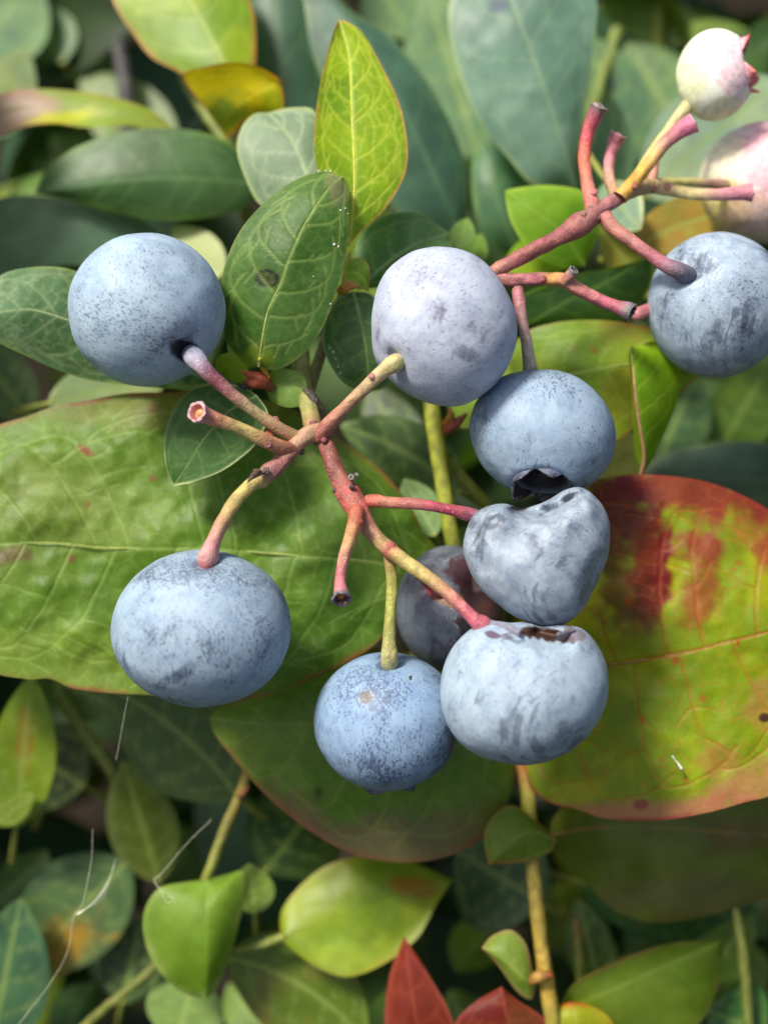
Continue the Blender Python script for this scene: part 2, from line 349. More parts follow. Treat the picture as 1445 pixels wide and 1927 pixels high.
def leaf(parent, mid, L=None, R=None, wl=60, wr=60, dl=0., dr=0., pw=1.6, pk=.45, pa=.7, col=(70, 110, 45), col2=None, vein=(150, 175, 90), va=.55, nsec=6,
         blobs=(), edge=None, tert=26, ta=.3, step=5, relief=.25, pucker=.25, seed=1, name='leaf', label=None, spots=None, rib=None, ribcol=None, sec_w=2.2,
         wave=0., jag=0., hole=None, slope=.2, sec_lift=0., mat=None):
    """a leaf blade lofted from its midrib to its two margins, in photo positions with real depth; veins, blotches and relief worked out per vertex"""
    m0 = np.array(mid, float)
    length = np.sum(np.linalg.norm(np.diff(m0[:, :2], axis=0), axis=1))
    nv = int(np.clip(length/step, 14, 430))
    M = catmull(m0, nv); tv = np.linspace(0, 1, nv)
    def side(S, w, sg):
        if S is None:
            tg = np.gradient(M[:, :2], axis=0); tg /= np.linalg.norm(tg, axis=1)[:, None]+1e-9
            pr = np.stack([tg[:, 1], -tg[:, 0]], -1)*sg
            return M[:, :2] + pr*(profile(tv, pk, pa)*w)[:, None]
        s = [tuple(m0[0, :2])] + [tuple(p[:2]) for p in S] + [tuple(m0[-1, :2])]
        return catmull(s, nv)
    EL = side(L, wl, 1.); ER = side(R, wr, -1.)
    wmax = max(np.linalg.norm(EL-M[:, :2], axis=1).max(), np.linalg.norm(ER-M[:, :2], axis=1).max())
    nu = int(np.clip(wmax/step, 6, 130))
    if jag or wave:
        for E in (EL, ER):
            k = (vnoise(tv*length/55., np.full(nv, seed*3.3), seed)-.5)*jag
            E += (E-M[:, :2])*k[:, None]
    u = np.concatenate([-np.linspace(1, 0, nu+1)[:-1], np.linspace(0, 1, nu+1)])     # -1 = L ... 1 = R
    au = np.abs(u)
    X = np.where(u[None, :, None] < 0, M[:, None, :2]*(1-au[None, :, None]) + EL[:, None]*au[None, :, None], M[:, None, :2]*(1-au[None, :, None]) + ER[:, None]*au[None, :, None])
    env = np.sqrt(np.clip(profile(tv, .5, .6), 0, 1))
    dsl = np.interp(tv, np.linspace(0, 1, np.size(dl)), np.atleast_1d(dl)); dsr = np.interp(tv, np.linspace(0, 1, np.size(dr)), np.atleast_1d(dr))
    off = np.where(u[None] < 0, dsl[:, None], dsr[:, None])*env[:, None]*au[None]**pw
    Z = M[:, 2][:, None] + off
    x = X[..., 0].ravel(); y = X[..., 1].ravel(); uu = np.repeat(u[None], nv, 0).ravel(); vv = np.repeat(tv[:, None], len(u), 1).ravel()
    rs = np.random.default_rng(seed)
    # ---- veins: polylines in (v, u), measured in photo pixels
    def to_px(v, uq):
        i = np.clip(v*(nv-1), 0, nv-1.001); i0 = i.astype(int); f = (i-i0)[:, None]
        m = M[i0, :2]*(1-f)+M[i0+1, :2]*f
        e = np.where(uq[:, None] < 0, EL[i0]*(1-f)+EL[i0+1]*f, ER[i0]*(1-f)+ER[i0+1]*f)
        return m*(1-np.abs(uq)[:, None])+e*np.abs(uq)[:, None]
    def dist(poly, lim=1e9):
        dd = np.full(x.shape, 1e9)
        for (ax, ay), (bx, by) in zip(poly[:-1], poly[1:]):
            vx, vy = bx-ax, by-ay; l2 = vx*vx+vy*vy+1e-9
            t = np.clip(((x-ax)*vx+(y-ay)*vy)/l2, 0, 1)
            dd = np.minimum(dd, (x-ax-t*vx)**2+(y-ay-t*vy)**2)
        return np.sqrt(dd)
    V1 = np.exp(-(dist(M[::max(1, nv//40), :2])/(3.2*(1.15-.6*vv)))**2) if va > 0 else np.zeros_like(x)
    V2 = np.zeros_like(x); big = np.zeros_like(x)
    if nsec:
        for sgn in (-1, 1):
            vs = np.linspace(.06, .80, nsec) + rs.uniform(-.025, .025, nsec) + (.03 if sgn > 0 else 0)
            for i, v0 in enumerate(vs):
                k = 16; s = np.linspace(0, 1, k); sl = slope*(1-.35*v0)*rs.uniform(.85, 1.15)
                reach = rs.uniform(.80, .9)
                us = reach*np.sin(s*math.pi/2*1.02)**1.05
                v = v0 + sl*s**1.15 + .06*np.maximum(s-.75, 0)*4*.5
                us = us*(1-.10*np.maximum(s-.8, 0)*5*.5)
                us = np.clip(us + .012*np.cumsum(rs.uniform(-1, 1, k))*s, 0, .95); v = np.clip(v + .004*np.cumsum(rs.uniform(-1, 1, k)), 0, .985)
                # arch over to the next vein
                v = np.r_[v, np.clip(v[-1]+np.array([.03, .06, .085]), 0, .99)]; us = np.r_[us, us[-1]-np.array([.02, .06, .12])*1.2]
                dd = dist(to_px(v, sgn*np.clip(us, 0, 1)))
                V2 = np.maximum(V2, np.exp(-(dd/sec_w)**2)*(1-.35*np.abs(uu)))
                # side twigs
                for _ in range(3):
                    j = rs.integers(4, 13); dv = rs.uniform(.03, .09)*rs.choice([-1, 1]); du = rs.uniform(.04, .16)
                    tw = np.linspace(0, 1, 5)
                    dd = dist(to_px(np.clip(v[j]+dv*tw**.8, 0, .99), sgn*np.clip(us[j]+du*tw+.01*rs.uniform(-1, 1, 5), 0, .97)))
                    V2 = np.maximum(V2, .75*np.exp(-(dd/(sec_w*.8))**2))
                big += 0
    V3 = np.zeros_like(x)
    if tert and ta > 0:
        gx0, gx1, gy0, gy1 = x.min()-tert, x.max()+tert, y.min()-tert, y.max()+tert
        gx, gy = np.meshgrid(np.arange(gx0, gx1, tert), np.arange(gy0, gy1, tert))
        sx = (gx+rs.uniform(-.48, .48, gx.shape)*tert); sy = (gy+rs.uniform(-.48, .48, gy.shape)*tert)
        ix = ((x-gx0)/tert).round().astype(int); iy = ((y-gy0)/tert).round().astype(int)
        f1 = np.full(x.shape, 1e9); f2 = np.full(x.shape, 1e9)
        wx = x + 5*(vnoise(x/11, y/11, seed+3)-.5); wy = y + 5*(vnoise(x/11, y/11, seed+4)-.5)
        for a_ in (-2, -1, 0, 1, 2):
            for b_ in (-2, -1, 0, 1, 2):
                jx = np.clip(ix+a_, 0, gx.shape[1]-1); jy = np.clip(iy+b_, 0, gx.shape[0]-1)
                q = np.hypot(wx-sx[jy, jx], wy-sy[jy, jx]); nf = q < f1
                f2 = np.where(nf, f1, np.minimum(f2, np.where(q == f1, 1e9, q))); f1 = np.where(nf, q, f1)
        V3 = np.exp(-((f2-f1)/2.6)**2)*(.35+.65*fbm(x/70, y/70, seed+9, 2))
    bulge = np.sqrt(np.clip(1-V2, 0, 1))
    # ---- colour
    c0 = lin(col); c2 = lin(col2) if col2 is not None else c0*np.array([1.35, 1.2, 1.0])
    nz = fbm(x/90, y/90, seed+1, 4); w = sstep(.35, .68, nz)[:, None]
    C = c0*(1-w)+c2*w
    C *= (.88+.24*fbm(x/22, y/22, seed+2, 3))[:, None]
    for bl in blobs:
        bx, by, rx, ry, ro, bc, al = bl[:7]; hard = bl[7] if len(bl) > 7 else .5
        ca, sa = math.cos(math.radians(ro)), math.sin(math.radians(ro))
        qx = ((x-bx)*ca+(y-by)*sa)/rx; qy = (-(x-bx)*sa+(y-by)*ca)/ry
        rr = np.hypot(qx, qy) + (0 if hard >= .79 else (fbm(x/28, y/28, seed+21, 4)-.5)*1.1*min(1, max(rx, ry)/30))
        k = (1-sstep(hard, 1.25 if hard < .79 else 1.1, rr))*al
        C = C*(1-k[:, None]) + lin(bc)*k[:, None]
    if spots is not None:
        cnt, sc_, scol = spots
        for _ in range(cnt):
            i = rs.integers(len(x)); r_ = sc_*rs.uniform(.4, 1.2)
            q = np.hypot(x-x[i], (y-y[i])*rs.uniform(.7, 1.4)) + 2*(vnoise(x/4, y/4, seed+6)-.5)
            k = (1-sstep(r_*.5, r_*1.3, q))*rs.uniform(.4, .85)
            C = C*(1-k[:, None]) + lin(scol)*k[:, None]
    vc = lin(vein)
    kv = np.clip(np.maximum(np.maximum(V1*min(1, va*1.35), V2*va), V3*ta*va*1.6), 0, 1)[:, None]
    C = C*(1-kv) + vc*kv
    if edge is not None:  # margin tint; the pale ones paint a thin rim highlight
        ec, ew, ea = edge
        hw = np.linalg.norm(X-np.where(u[None, :, None] < 0, EL[:, None], ER[:, None]), axis=-1).ravel()
        hw = np.minimum(hw, np.hypot(x-M[-1, 0], y-M[-1, 1]))
        k = (np.exp(-(hw/(ew*(.5+fbm(x/60, y/60, seed+31, 2))))**2)*ea*(.25+.75*sstep(.32, .6, fbm(x/75, y/75, seed+33, 3))))[:, None]
        C = C*(1-k) + lin(ec)*k
    # ---- relief, millimetres (positive = away from the viewer)
    Z = Z.ravel() - pucker*1.0*(fbm(x/85, y/85, seed+12, 3)-.5)*np.minimum(1, (1-np.abs(uu))*4) + relief*.16*(V1*.8+V2*.6+V3*.18*ta) - relief*.10*bulge
    Z += wave*np.sin(vv*math.pi*5+seed+np.sign(uu))*np.abs(uu)**3
    W = PN(x, y, Z); F = grid_faces(nv, len(u))
    if hole is not None:
        hx, hy, hr = hole; fx = x[F].mean(1); fy = y[F].mean(1)
        F = F[np.hypot(fx-hx, fy-hy) > hr]
    o = new_mesh(name, W, F, mat or (M_LEAF if step < 5.5 else M_FAR), parent, C, {'vein': np.clip(V1+V2+.4*V3*ta, 0, 1)}, origin=PN(*m0[0]))
    if label: o['label'] = label
    LEAF_PX[o.name] = (x, y, Z)
    if rib:
        rc = ribcol or vein
        pts = [(p[0], p[1], p[2]-.02+relief*.2, rib*.62*(1-.7*i/(len(m0)-1)), rc) for i, p in enumerate(m0)]
        tube('midrib', pts, o, sides=8, n=nv//3+4)
    return o

def aleaf(parent, base, tip, w, d0, d1, bend=0, wr=None, tilt=0., cup=0., col=(70, 105, 55), seed=1, petiole=None, arch=0., **kw):
    """leaf given by base, tip, half width; bend bows the midrib sideways, arch bows it in depth"""
    (x0, y0), (x1, y1) = base, tip; dx, dy = x1-x0, y1-y0; l = math.hypot(dx, dy); nx, ny = dy/l, -dx/l
    mid = []
    for t in (0, .25, .5, .75, 1):
        b = bend*4*t*(1-t); mid.append((x0+dx*t+nx*b, y0+dy*t+ny*b, d0+(d1-d0)*t+arch*4*t*(1-t)))
    kw.setdefault('step', 9); kw.setdefault('tert', 0); kw.setdefault('nsec', 5); kw.setdefault('va', .45)
    o = leaf(parent, mid, wl=w, wr=wr if wr is not None else w, dl=cup+tilt, dr=cup-tilt, col=col, seed=seed, **kw)
    if petiole is None: petiole = (x0-dx/l*55+ny*6, y0-dy/l*55-nx*6, d0+5)
    if petiole:
        px, py, pd = petiole
        tube('petiole', [(px, py, pd, 7, (150, 150, 60)), ((px+x0)/2, (py+y0)/2, (pd+d0)/2, 6, (150, 155, 65)), (x0+dx*.03, y0+dy*.03, d0, 4, (150, 160, 70))], o, sides=8)
    return o

def berry(x, y, d, rx, ry, axis, mat, label, rz=None, outline=None, stem_dip=.10, calyx=None, marks=(), owns=(), dents=(), nth=110, nph=150, seed=0, group='ripe blue berries',
          cal_r=.30, cal_col=None, name='blueberry', pits=(), smudge=.34, psi=.4):
    """a berry whose calyx end points along axis (camera axes); marks and owns are set down in photo positions on its near side"""
    kd = (D+d*1e-3)/D
    th = np.linspace(0, math.pi, nth)[:, None]; ph = np.linspace(0, 2*math.pi, nph, endpoint=False)[None]
    # th=0 stem end, th=pi calyx end
    r = 1 - stem_dip*np.exp(-(th/.20)**2) - .05*np.exp(-((math.pi-th)/.55)**2)
    if calyx:
        q = math.pi-th
        r = r - .34*(1-sstep(cal_r*.55, cal_r*1.0, q)) + .02*np.exp(-((q-cal_r*1.1)/.10)**2)
    r = r*np.ones_like(ph)
    n = np.stack([np.sin(th)*np.cos(ph), np.sin(th)*np.sin(ph), -np.cos(th)*np.ones_like(ph)], -1)   # local z = calyx end
    ax = np.array(axis, float); ax /= np.linalg.norm(ax)
    a = np.cross([.21, .93, .3], ax); a /= np.linalg.norm(a); b = np.cross(ax, a)
    Q = np.stack([a, b, ax], 1)                    # local -> camera axes
    nc = n.reshape(-1, 3) @ Q.T
    lump = fbm(nc[:, 0]*1.6+seed*5.1+9, nc[:, 1]*1.6+nc[:, 2]*1.1+seed+9, seed, 3)-.5
    rad = r.reshape(-1)*(1+.035*lump)
    rz = rz or (rx+ry)/2
    if outline is not None:
        o_ = np.array(outline, float); an = np.arctan2(-(o_[:, 1]-y), o_[:, 0]-x); ro = np.hypot(o_[:, 0]-x, o_[:, 1]-y)
        k = np.argsort(an); an = an[k]; ro = ro[k]
        an = np.r_[an-2*math.pi, an, an+2*math.pi]; ro = np.r_[ro, ro, ro]
        f = np.arctan2(nc[:, 1], nc[:, 0]); rho = sum(np.interp(f+e, an, ro) for e in (-.05, -.025, 0, .025, .05))/5
        sinv = np.hypot(nc[:, 0], nc[:, 1])
        cpos = np.stack([rho*nc[:, 0]/(sinv+1e-9)*sinv, rho*nc[:, 1]/(sinv+1e-9)*sinv, rz*nc[:, 2]], -1)
        m_ = np.sqrt(rx*ry); blend = np.clip(np.abs(nc[:, 2]), 0, 1)[:, None]**2
        cpos = cpos*rad[:, None]
    else:
        cpos = nc*rad[:, None]*np.array([rx, ry, rz])
    # dents: (px, py, radius px, depth px, [line end x, y])
    pxx = x+cpos[:, 0]; pyy = y-cpos[:, 1]; front = nc[:, 2] > -.25
    def segd(x0, y0, x1, y1):
        vx, vy = x1-x0, y1-y0; l2 = vx*vx+vy*vy+1e-9
        t = np.clip(((pxx-x0)*vx+(pyy-y0)*vy)/l2, 0, 1); return np.hypot(pxx-x0-t*vx, pyy-y0-t*vy)
    for de in dents:
        q = segd(de[0], de[1], de[4] if len(de) > 4 else de[0], de[5] if len(de) > 4 else de[1])
        cpos[:, 2] -= np.where(front, de[3]*np.exp(-(q/de[2])**2), 0)
    mark = np.zeros(len(cpos)); sm = fbm(nc[:, 0]*4.2+nc[:, 2]*2.1+seed*7+20, nc[:, 1]*3.4-nc[:, 2]*1.7+seed*3+20, seed+40, 4); mark = smudge*sstep(.54, .74, sm); own = np.zeros(len(cpos)); pit = np.zeros(len(cpos)); C = np.ones((len(cpos), 3))
    for mk in marks:               # (x, y, rx, ry, rot deg, strength)
        ca, sa = math.cos(math.radians(mk[4])), math.sin(math.radians(mk[4]))
        qx = ((pxx-mk[0])*ca+(pyy-mk[1])*sa)/mk[2]; qy = (-(pxx-mk[0])*sa+(pyy-mk[1])*ca)/mk[3]
        mark = np.maximum(mark, np.where(front, mk[5]*np.exp(-(qx**2+qy**2))*.85, 0))
    for mk in pits:
        q = np.hypot((pxx-mk[0])/mk[2], (pyy-mk[1])/mk[3]); pit = np.maximum(pit, np.where(front, mk[4]*np.exp(-q**2), 0))
    for ow in owns:                # (x, y, rx, ry, rot, colour, alpha, noise)
        ca, sa = math.cos(math.radians(ow[4])), math.sin(math.radians(ow[4]))
        qx = ((pxx-ow[0])*ca+(pyy-ow[1])*sa)/ow[2]; qy = (-(pxx-ow[0])*sa+(pyy-ow[1])*ca)/ow[3]
        q = np.hypot(qx, qy) + (fbm(pxx/9, pyy/9, seed+3, 3)-.5)*ow[7]
        k = np.where(front, (1-sstep(.75, 1.1, q))*ow[6], 0)
        cc = lin(ow[5])*(.45+.7*fbm(pxx/6, pyy/6, seed+8, 3))[:, None]
        tot = k+own*(1-k); C = np.where(tot[:, None] > 1e-4, (cc*k[:, None]+C*(own*(1-k))[:, None])/np.maximum(tot, 1e-4)[:, None], C); own = tot
    # ring of bare skin at the stem
    q = np.arccos(np.clip(-n.reshape(-1, 3)[:, 2], -1, 1)); mark = np.maximum(mark, 1.0*np.exp(-((q-.10)/.06)**2))
    q = math.pi-q
    if calyx:
        mark = np.maximum(mark, .5*np.exp(-((q-cal_r*1.25)/.14)**2))
        k = 1-sstep(cal_r*.8, cal_r*.98, q); ic_ = lin(cal_col[2] if cal_col else (16, 15, 20)); C = np.where(k[:, None] > .01, ic_, C); own = np.maximum(own, k)  # default cup colour is near-black, painting the shadow inside the crown
    Mw = RC @ Matrix(Q.tolist()); s = PX*kd
    loc = (cpos @ Q)*s
    F = grid_faces(nth, nph, True)
    o = new_mesh(name, loc, F, mat, None, C, {'mark': mark, 'own': own, 'pit': pit}, origin=(0, 0, 0))
    o.matrix_world = Matrix.Translation(P(x, y, d)) @ Mw.to_4x4()
    tag(o, label, 'berry', group)
    if calyx:
        h, lobes, flare = calyx
        rc = math.sin(cal_r)*min(rx, ry)*s*.98; zc = None
        # rim sits on the surface round the calyx end
        qn = math.pi-np.arange(nth)*math.pi/(nth-1); row = int(np.argmin(np.abs(qn-cal_r)))
        base = loc.reshape(nth, nph, 3)[row]
        idx = np.linspace(0, nph, 60, endpoint=False).astype(int); base = base[idx]
        cen = base.mean(0); ang = np.linspace(0, 2*math.pi, 60, endpoint=False)
        H = h*min(rx, ry)*s; rsl = np.random.default_rng(seed+50)
        oc, tc_, ic = cal_col or ((104, 114, 140), (52, 54, 70), (12, 12, 16))  # default inner colour paints the lobes' shaded faces near-black
        ns, nt_ = 9, 6
        for j_ in range(lobes):
            a0 = psi+j_*2*math.pi/lobes+rsl.uniform(-.12, .12); hw = math.pi/lobes*rsl.uniform(.78, .98); hh = H*rsl.uniform(.75, 1.2); fl = flare*rsl.uniform(.5, 1.5); sk = rsl.uniform(-.2, .2)
            Vl = []; Cl = []
            for layer in (0, 1):
                for t_ in np.linspace(0, 1, nt_):
                    for s_ in np.linspace(-1, 1, ns):
                        an_ = (a0+hw*(s_*(1-.85*t_**1.4)+sk*t_)) % (2*math.pi); f_ = an_/(2*math.pi)*60; i0 = int(f_) % 60; fr = f_-int(f_)
                        bp_ = base[i0]*(1-fr)+base[(i0+1) % 60]*fr; dd_ = bp_-cen; dd_ = dd_/np.linalg.norm(dd_)
                        zz = hh*(t_-.25)*(1-.12*s_*s_); v_ = bp_+np.array([0, 0, zz])+dd_*(fl*hh*t_**1.6+hh*.10*np.sin(s_*3+j_)*t_)
                        if layer: v_ = v_-dd_*hh*(.34-.26*t_)
                        Vl.append(v_); mot = rsl.uniform(.7, 1.25)
                        cc_ = (lin(oc)*(1-t_)+lin(tc_)*t_)*mot if layer == 0 else (lin(ic)*(1-.5*t_**2)+lin(tc_)*.5*t_**2)*mot
                        Cl.append(cc_)
            n0 = ns*nt_; Fl = [tuple(q_) for q_ in grid_faces(nt_, ns)]+[tuple(int(w_)+n0 for w_ in q_[::-1]) for q_ in grid_faces(nt_, ns)]
            bd = list(range(0, n0, ns))+list(range(n0-ns+1, n0))+list(range(n0-1-ns, ns-2, -ns))
            Fl += [(bd[q_], bd[q_+1], bd[q_+1]+n0, bd[q_]+n0) for q_ in range(len(bd)-1)]
            me = new_mesh('calyx_lobe', np.array(Vl), [tuple(int(w_) for w_ in q_) for q_ in Fl], M_STALK, None, np.array(Cl), origin=(0, 0, 0))
            me.parent = o
    return o
# ------------------------------------------------------------------ the ground
gs = 40.0
gx = np.linspace(-1, 1, 61); gx = np.sign(gx)*np.abs(gx)**2.6*gs
GX, GY = np.meshgrid(gx, gx, indexing='ij')
GZ = .05*(fbm(GX*1.7+50, GY*1.7+50, 5, 4)-.5)*np.minimum(1, 2/(1+np.hypot(GX, GY)))
ground = new_mesh('ground', np.stack([GX, GY, GZ], -1).reshape(-1, 3), grid_faces(61, 61), M_SOIL, None, origin=(0, 0, 0))
tag(ground, 'dark soil under the blueberry bushes', kind='structure')

# ------------------------------------------------------------------ shoots
G_SH = 'leafy blueberry shoots'
shoot_a = empty('blueberry_shoot', P(575, 760, 12), 'leafy shoot with the open lower fruit cluster, spotted leaf and upright yellow-green leaf', 'shoot', G_SH)
shoot_b = empty('blueberry_shoot', P(925, 520, 6), 'fruiting shoot at upper right with a red-mauve stalk, bare stubs and pale berries', 'shoot', G_SH)
shoot_c = empty('blueberry_shoot', P(855, 1040, 20), 'shoot with a thin yellow-green stem behind the berries, carrying the two broad lower leaves', 'shoot', G_SH)
shoot_d = empty('blueberry_shoot', P(1030, 1860, 20), 'shoot at lower right with a yellow-brown stem and the big red-blotched leaf', 'shoot', G_SH)
shoot_e = empty('blueberry_shoot', P(390, 1645, 26), 'shaded shoot at lower left with a bright hanging leaf on a yellow stem', 'shoot', G_SH)
shoot_f = empty('blueberry_shoot', P(420, 330, 32), 'blurred shoot at upper left with a curled yellow leaf and long dark leaves', 'shoot', G_SH)
shoot_g = empty('blueberry_shoot', P(1010, 380, 36), 'blurred shoot at the top with tall blue-green upright leaves', 'shoot', G_SH)
shoot_h = empty('blueberry_shoot', P(1400, 900, 40), 'blurred shoot at the right edge with dull teal leaves', 'shoot', G_SH)
shoot_i = empty('blueberry_shoot', P(950, 1927, 20), 'young red-tinged shoot at the bottom edge', 'shoot', G_SH)

# -- shoot A: near leaves
leaf(shoot_a, [(656, 463, 5), (667, 352, 5), (663, 236, 6), (656, 103, 8), (638, 38, 9)],
     [(653, 452), (628, 420), (602, 345), (591, 269), (599, 175), (616, 98), (632, 48)], [(677, 438), (724, 394), (760, 333), (767, 278), (752, 197), (713, 114), (680, 59), (652, 40)],
     dl=-1.2, dr=.8, col=(112, 150, 18), col2=(138, 170, 20), vein=(196, 208, 70), va=.7, nsec=6, tert=30, ta=.5, edge=((214, 150, 90), 4, .85), step=3.2, relief=.3, pucker=.12, seed=3, rib=4.2, ribcol=(200, 205, 70), slope=.26,
     label='upright yellow-green leaf with a clear net of pale veins')
leaf(shoot_a, [(487, 690, 2.5), (494, 640, 1.5), (505, 586, .8), (529, 532, .4), (542, 492, .2), (569, 432, .5), (597, 385, 1), (627, 345, 2.2), (646, 333, 3)],
     [(470, 690), (430, 649), (418, 600), (416, 540), (430, 479), (462, 420), (520, 362), (574, 330), (612, 321)], [(520, 697), (567, 669), (599, 631), (622, 582), (642, 517), (652, 474), (657, 400), (654, 350)],
     dl=2.2, dr=1.6, col=(58, 98, 30), col2=(78, 116, 52), vein=(150, 172, 92), va=.62, nsec=6, tert=24, ta=.22, edge=((150, 150, 90), 3, .7), step=3.2, relief=.4, pucker=.5, seed=5, rib=3.6, ribcol=(150, 172, 80), slope=.24,
     blobs=[(503, 524, 23, 18, 8, (10, 14, 6), 1, .86), (503, 524, 17, 12.5, 8, (48, 62, 18), 1, .82), (640, 350, 25, 40, 0, (150, 140, 110), .5), (485, 690, 30, 40, 0, (130, 150, 30), .6)],
     label='mid-green oval leaf with a dark ringed spot')
flecks(bpy.data.objects['leaf.001'], [(600, 322, 2.5), (613, 321, 2), (622, 322, 2.2), (629, 460, 3), (637, 464, 2.5), (641, 396, 2.2), (650, 392, 1.8), (622, 572, 2), (655, 402, 1.6), (532, 362, 1.3), (590, 520, 1.3)])
leaf(shoot_a, [(612, 430, 12), (574, 322, 13), (545, 258, 14), (505, 212, 16)], [(560, 420), (490, 385), (462, 335), (446, 280), (455, 240), (478, 215)], [(628, 360), (618, 280), (590, 208), (545, 203)],
     dl=1.5, dr=1, col=(112, 138, 108), col2=(136, 158, 128), vein=(180, 196, 158), va=.6, nsec=5, tert=0, ta=0, edge=((190, 205, 130), 4, .8), step=4.5, seed=8, rib=3, ribcol=(170, 188, 140), label='pale rounded leaf half hidden behind the spotted leaf')
leaf(shoot_a, [(470, 738, 6), (330, 690, 8), (200, 630, 8), (120, 600, 7), (50, 582, 6), (-60, 600, 5)], [(400, 690), (300, 600), (190, 535), (130, 506), (60, 503), (0, 520)], [(400, 738), (300, 730), (220, 722), (160, 713), (100, 692), (40, 665), (-10, 640)],
     dl=1, dr=1.5, col=(74, 112, 66), col2=(104, 140, 98), vein=(172, 190, 140), va=.6, nsec=7, tert=26, ta=.45, edge=((160, 180, 90), 4, .7), step=4, pucker=.6, seed=9, rib=3, label='grey-green leaf behind the berry at the left edge')
leaf(shoot_a, [(485, 745, 3), (436, 770, 3), (403, 803, 3), (375, 839, 3), (348, 884, 3.6), (327, 914, 4.5)], [(455, 727), (400, 722), (360, 733), (328, 770), (311, 815), (310, 860), (320, 903)], [(505, 780), (490, 822), (470, 848), (420, 885), (365, 907)],
     dl=.8, dr=-.2, col=(52, 92, 34), col2=(78, 114, 62), vein=(124, 156, 84), va=.42, nsec=5, tert=24, ta=.25, edge=((206, 218, 160), 3, .9), step=3.2, pucker=.2, seed=12, rib=2.5, label='small dark leaf pointing down beside the bare stub')
leaf(shoot_a, [(672, 545, 9), (735, 490, 10), (790, 455, 11), (845, 440, 13)], [(665, 500), (672, 455), (695, 425), (735, 403), (780, 400), (820, 418)], [(720, 540), (790, 520), (850, 490)],
     dl=1, dr=1, col=(76, 122, 62), col2=(100, 142, 88), vein=(150, 178, 120), nsec=5, tert=0, ta=0, va=.45, edge=((150, 180, 100), 4, .6), step=5, seed=14, rib=2.5, label='rounded green leaf left of the centre berry')
leaf(shoot_a, [(664, 548, 6), (680, 610, 6), (692, 680, 7), (690, 740, 9)], [(640, 556), (613, 595), (607, 640), (618, 680), (648, 722)], [(700, 555), (740, 610), (752, 680), (730, 725)],
     dl=.6, dr=1.2, col=(60, 102, 54), col2=(92, 130, 88), vein=(150, 176, 100), nsec=5, tert=24, ta=.25, va=.5, edge=((190, 205, 160), 3, .7), step=3.5, seed=15, rib=3, label='grey-green leaf hanging beside the centre berry')
flecks(bpy.data.objects['leaf.006'], [(620, 655, 2.5), (627, 662, 3), (632, 675, 2), (636, 690, 2.4), (640, 702, 2.6), (648, 560, 1.5)])
leaf(shoot_a, [(650, 515, 5), (668, 512, 4.6), (685, 528, 5), (694, 550, 6)], [(655, 490), (680, 486), (694, 500), (695, 530)], [(650, 530), (668, 535), (685, 545)], dl=.5, dr=.3, col=(112, 160, 40), col2=(130, 172, 60), vein=(160, 190, 80), nsec=3, tert=0, ta=0, edge=((220, 150, 120), 4, .8), step=3, seed=16, pucker=.05, label='tiny new leaf with a red tip')
leaf(shoot_a, [(580, 735, 5), (550, 728, 4.5), (520, 722, 5), (500, 720, 6)], [(570, 705), (540, 694), (510, 700)], [(585, 755), (545, 767), (508, 752)], dl=-.3, dr=.6, col=(112, 150, 60), col2=(134, 168, 84), vein=(170, 195, 110), nsec=3, tert=0, ta=0, step=3.5, seed=17, pucker=.1, label='small round pale leaf under the spotted leaf')
leaf(shoot_a, [(475, 735, 8), (455, 705, 8), (430, 690, 8), (404, 700, 9)], [(465, 690), (440, 665), (412, 670)], [(462, 735), (440, 740), (415, 725)], dl=.5, dr=.5, col=(132, 165, 30), col2=(150, 180, 40), vein=(190, 200, 60), nsec=3, tert=0, ta=0, step=3.5, seed=18, pucker=.1)
leaf(shoot_a, [(480, 690, 9), (455, 660, 9), (430, 640, 10)], wl=30, wr=30, col=(120, 158, 30), nsec=3, tert=0, ta=0, step=4, seed=19, pucker=.1)
bud = tube('bud', [(512, 730, 5, 9, (120, 60, 30)), (492, 716, 4, 15, (150, 60, 24)), (470, 706, 3.6, 8, (176, 70, 30)), (456, 698, 3.6, 2, (190, 96, 50))], shoot_a, label='brown scaly bud at the foot of the spotted leaf')
tube('bud_scale', [(500, 725, 4, 6, (140, 60, 26)), (478, 722, 3.0, 9, (160, 70, 30)), (458, 718, 3.2, 2, (120, 50, 26))], bud); tube('bud_scale', [(505, 712, 4, 5, (190, 120, 30)), (494, 690, 3.4, 6, (196, 170, 40)), (489, 676, 2.2, 4, (170, 175, 60))], bud)
tube('bud_scale', [(480, 725, 4, 5, (60, 36, 24)), (462, 728, 3.6, 7, (44, 30, 22)), (446, 722, 3.6, 2, (40, 26, 20))], bud)
tube('bud', [(640, 548, 6, 8, (170, 120, 40)), (652, 540, 5, 10, (200, 140, 50)), (668, 540, 5, 3, (170, 80, 30))], shoot_a, label='orange bud under the tiny new leaf')
# stem and fruit cluster
tube('stem', [(560, 560, 17, 13, (126, 140, 66)), (568, 650, 12, 14, (136, 142, 70)), (574, 735, 6, 15, (140, 140, 74)), (583, 775, 3.5, 17, (148, 148, 84)), (590, 805, 2, 18, (150, 120, 80)), (598, 822, 1, 17, (150, 100, 76))], shoot_a)
tube('stem', [(655, 475, 9, 6, (176, 176, 50)), (648, 540, 8, 8, (150, 150, 60)), (610, 650, 9, 10, (120, 110, 60)), (580, 740, 8, 12, (120, 120, 60))], shoot_a, label='thin stem of the yellow-green leaf')
tube('stem', [(572, 730, 5.4, 9, (60, 50, 42)), (590, 752, 4, 10, (48, 40, 36)), (606, 770, 4, 4, (40, 34, 30))], shoot_a, label='dark dead twig end')
RM = (136, 70, 66); TAN = (184, 150, 112); YG = (176, 172, 92); PK = (196, 112, 116); RED = (172, 72, 66); MAG = (160, 46, 76); GR = (150, 160, 70)
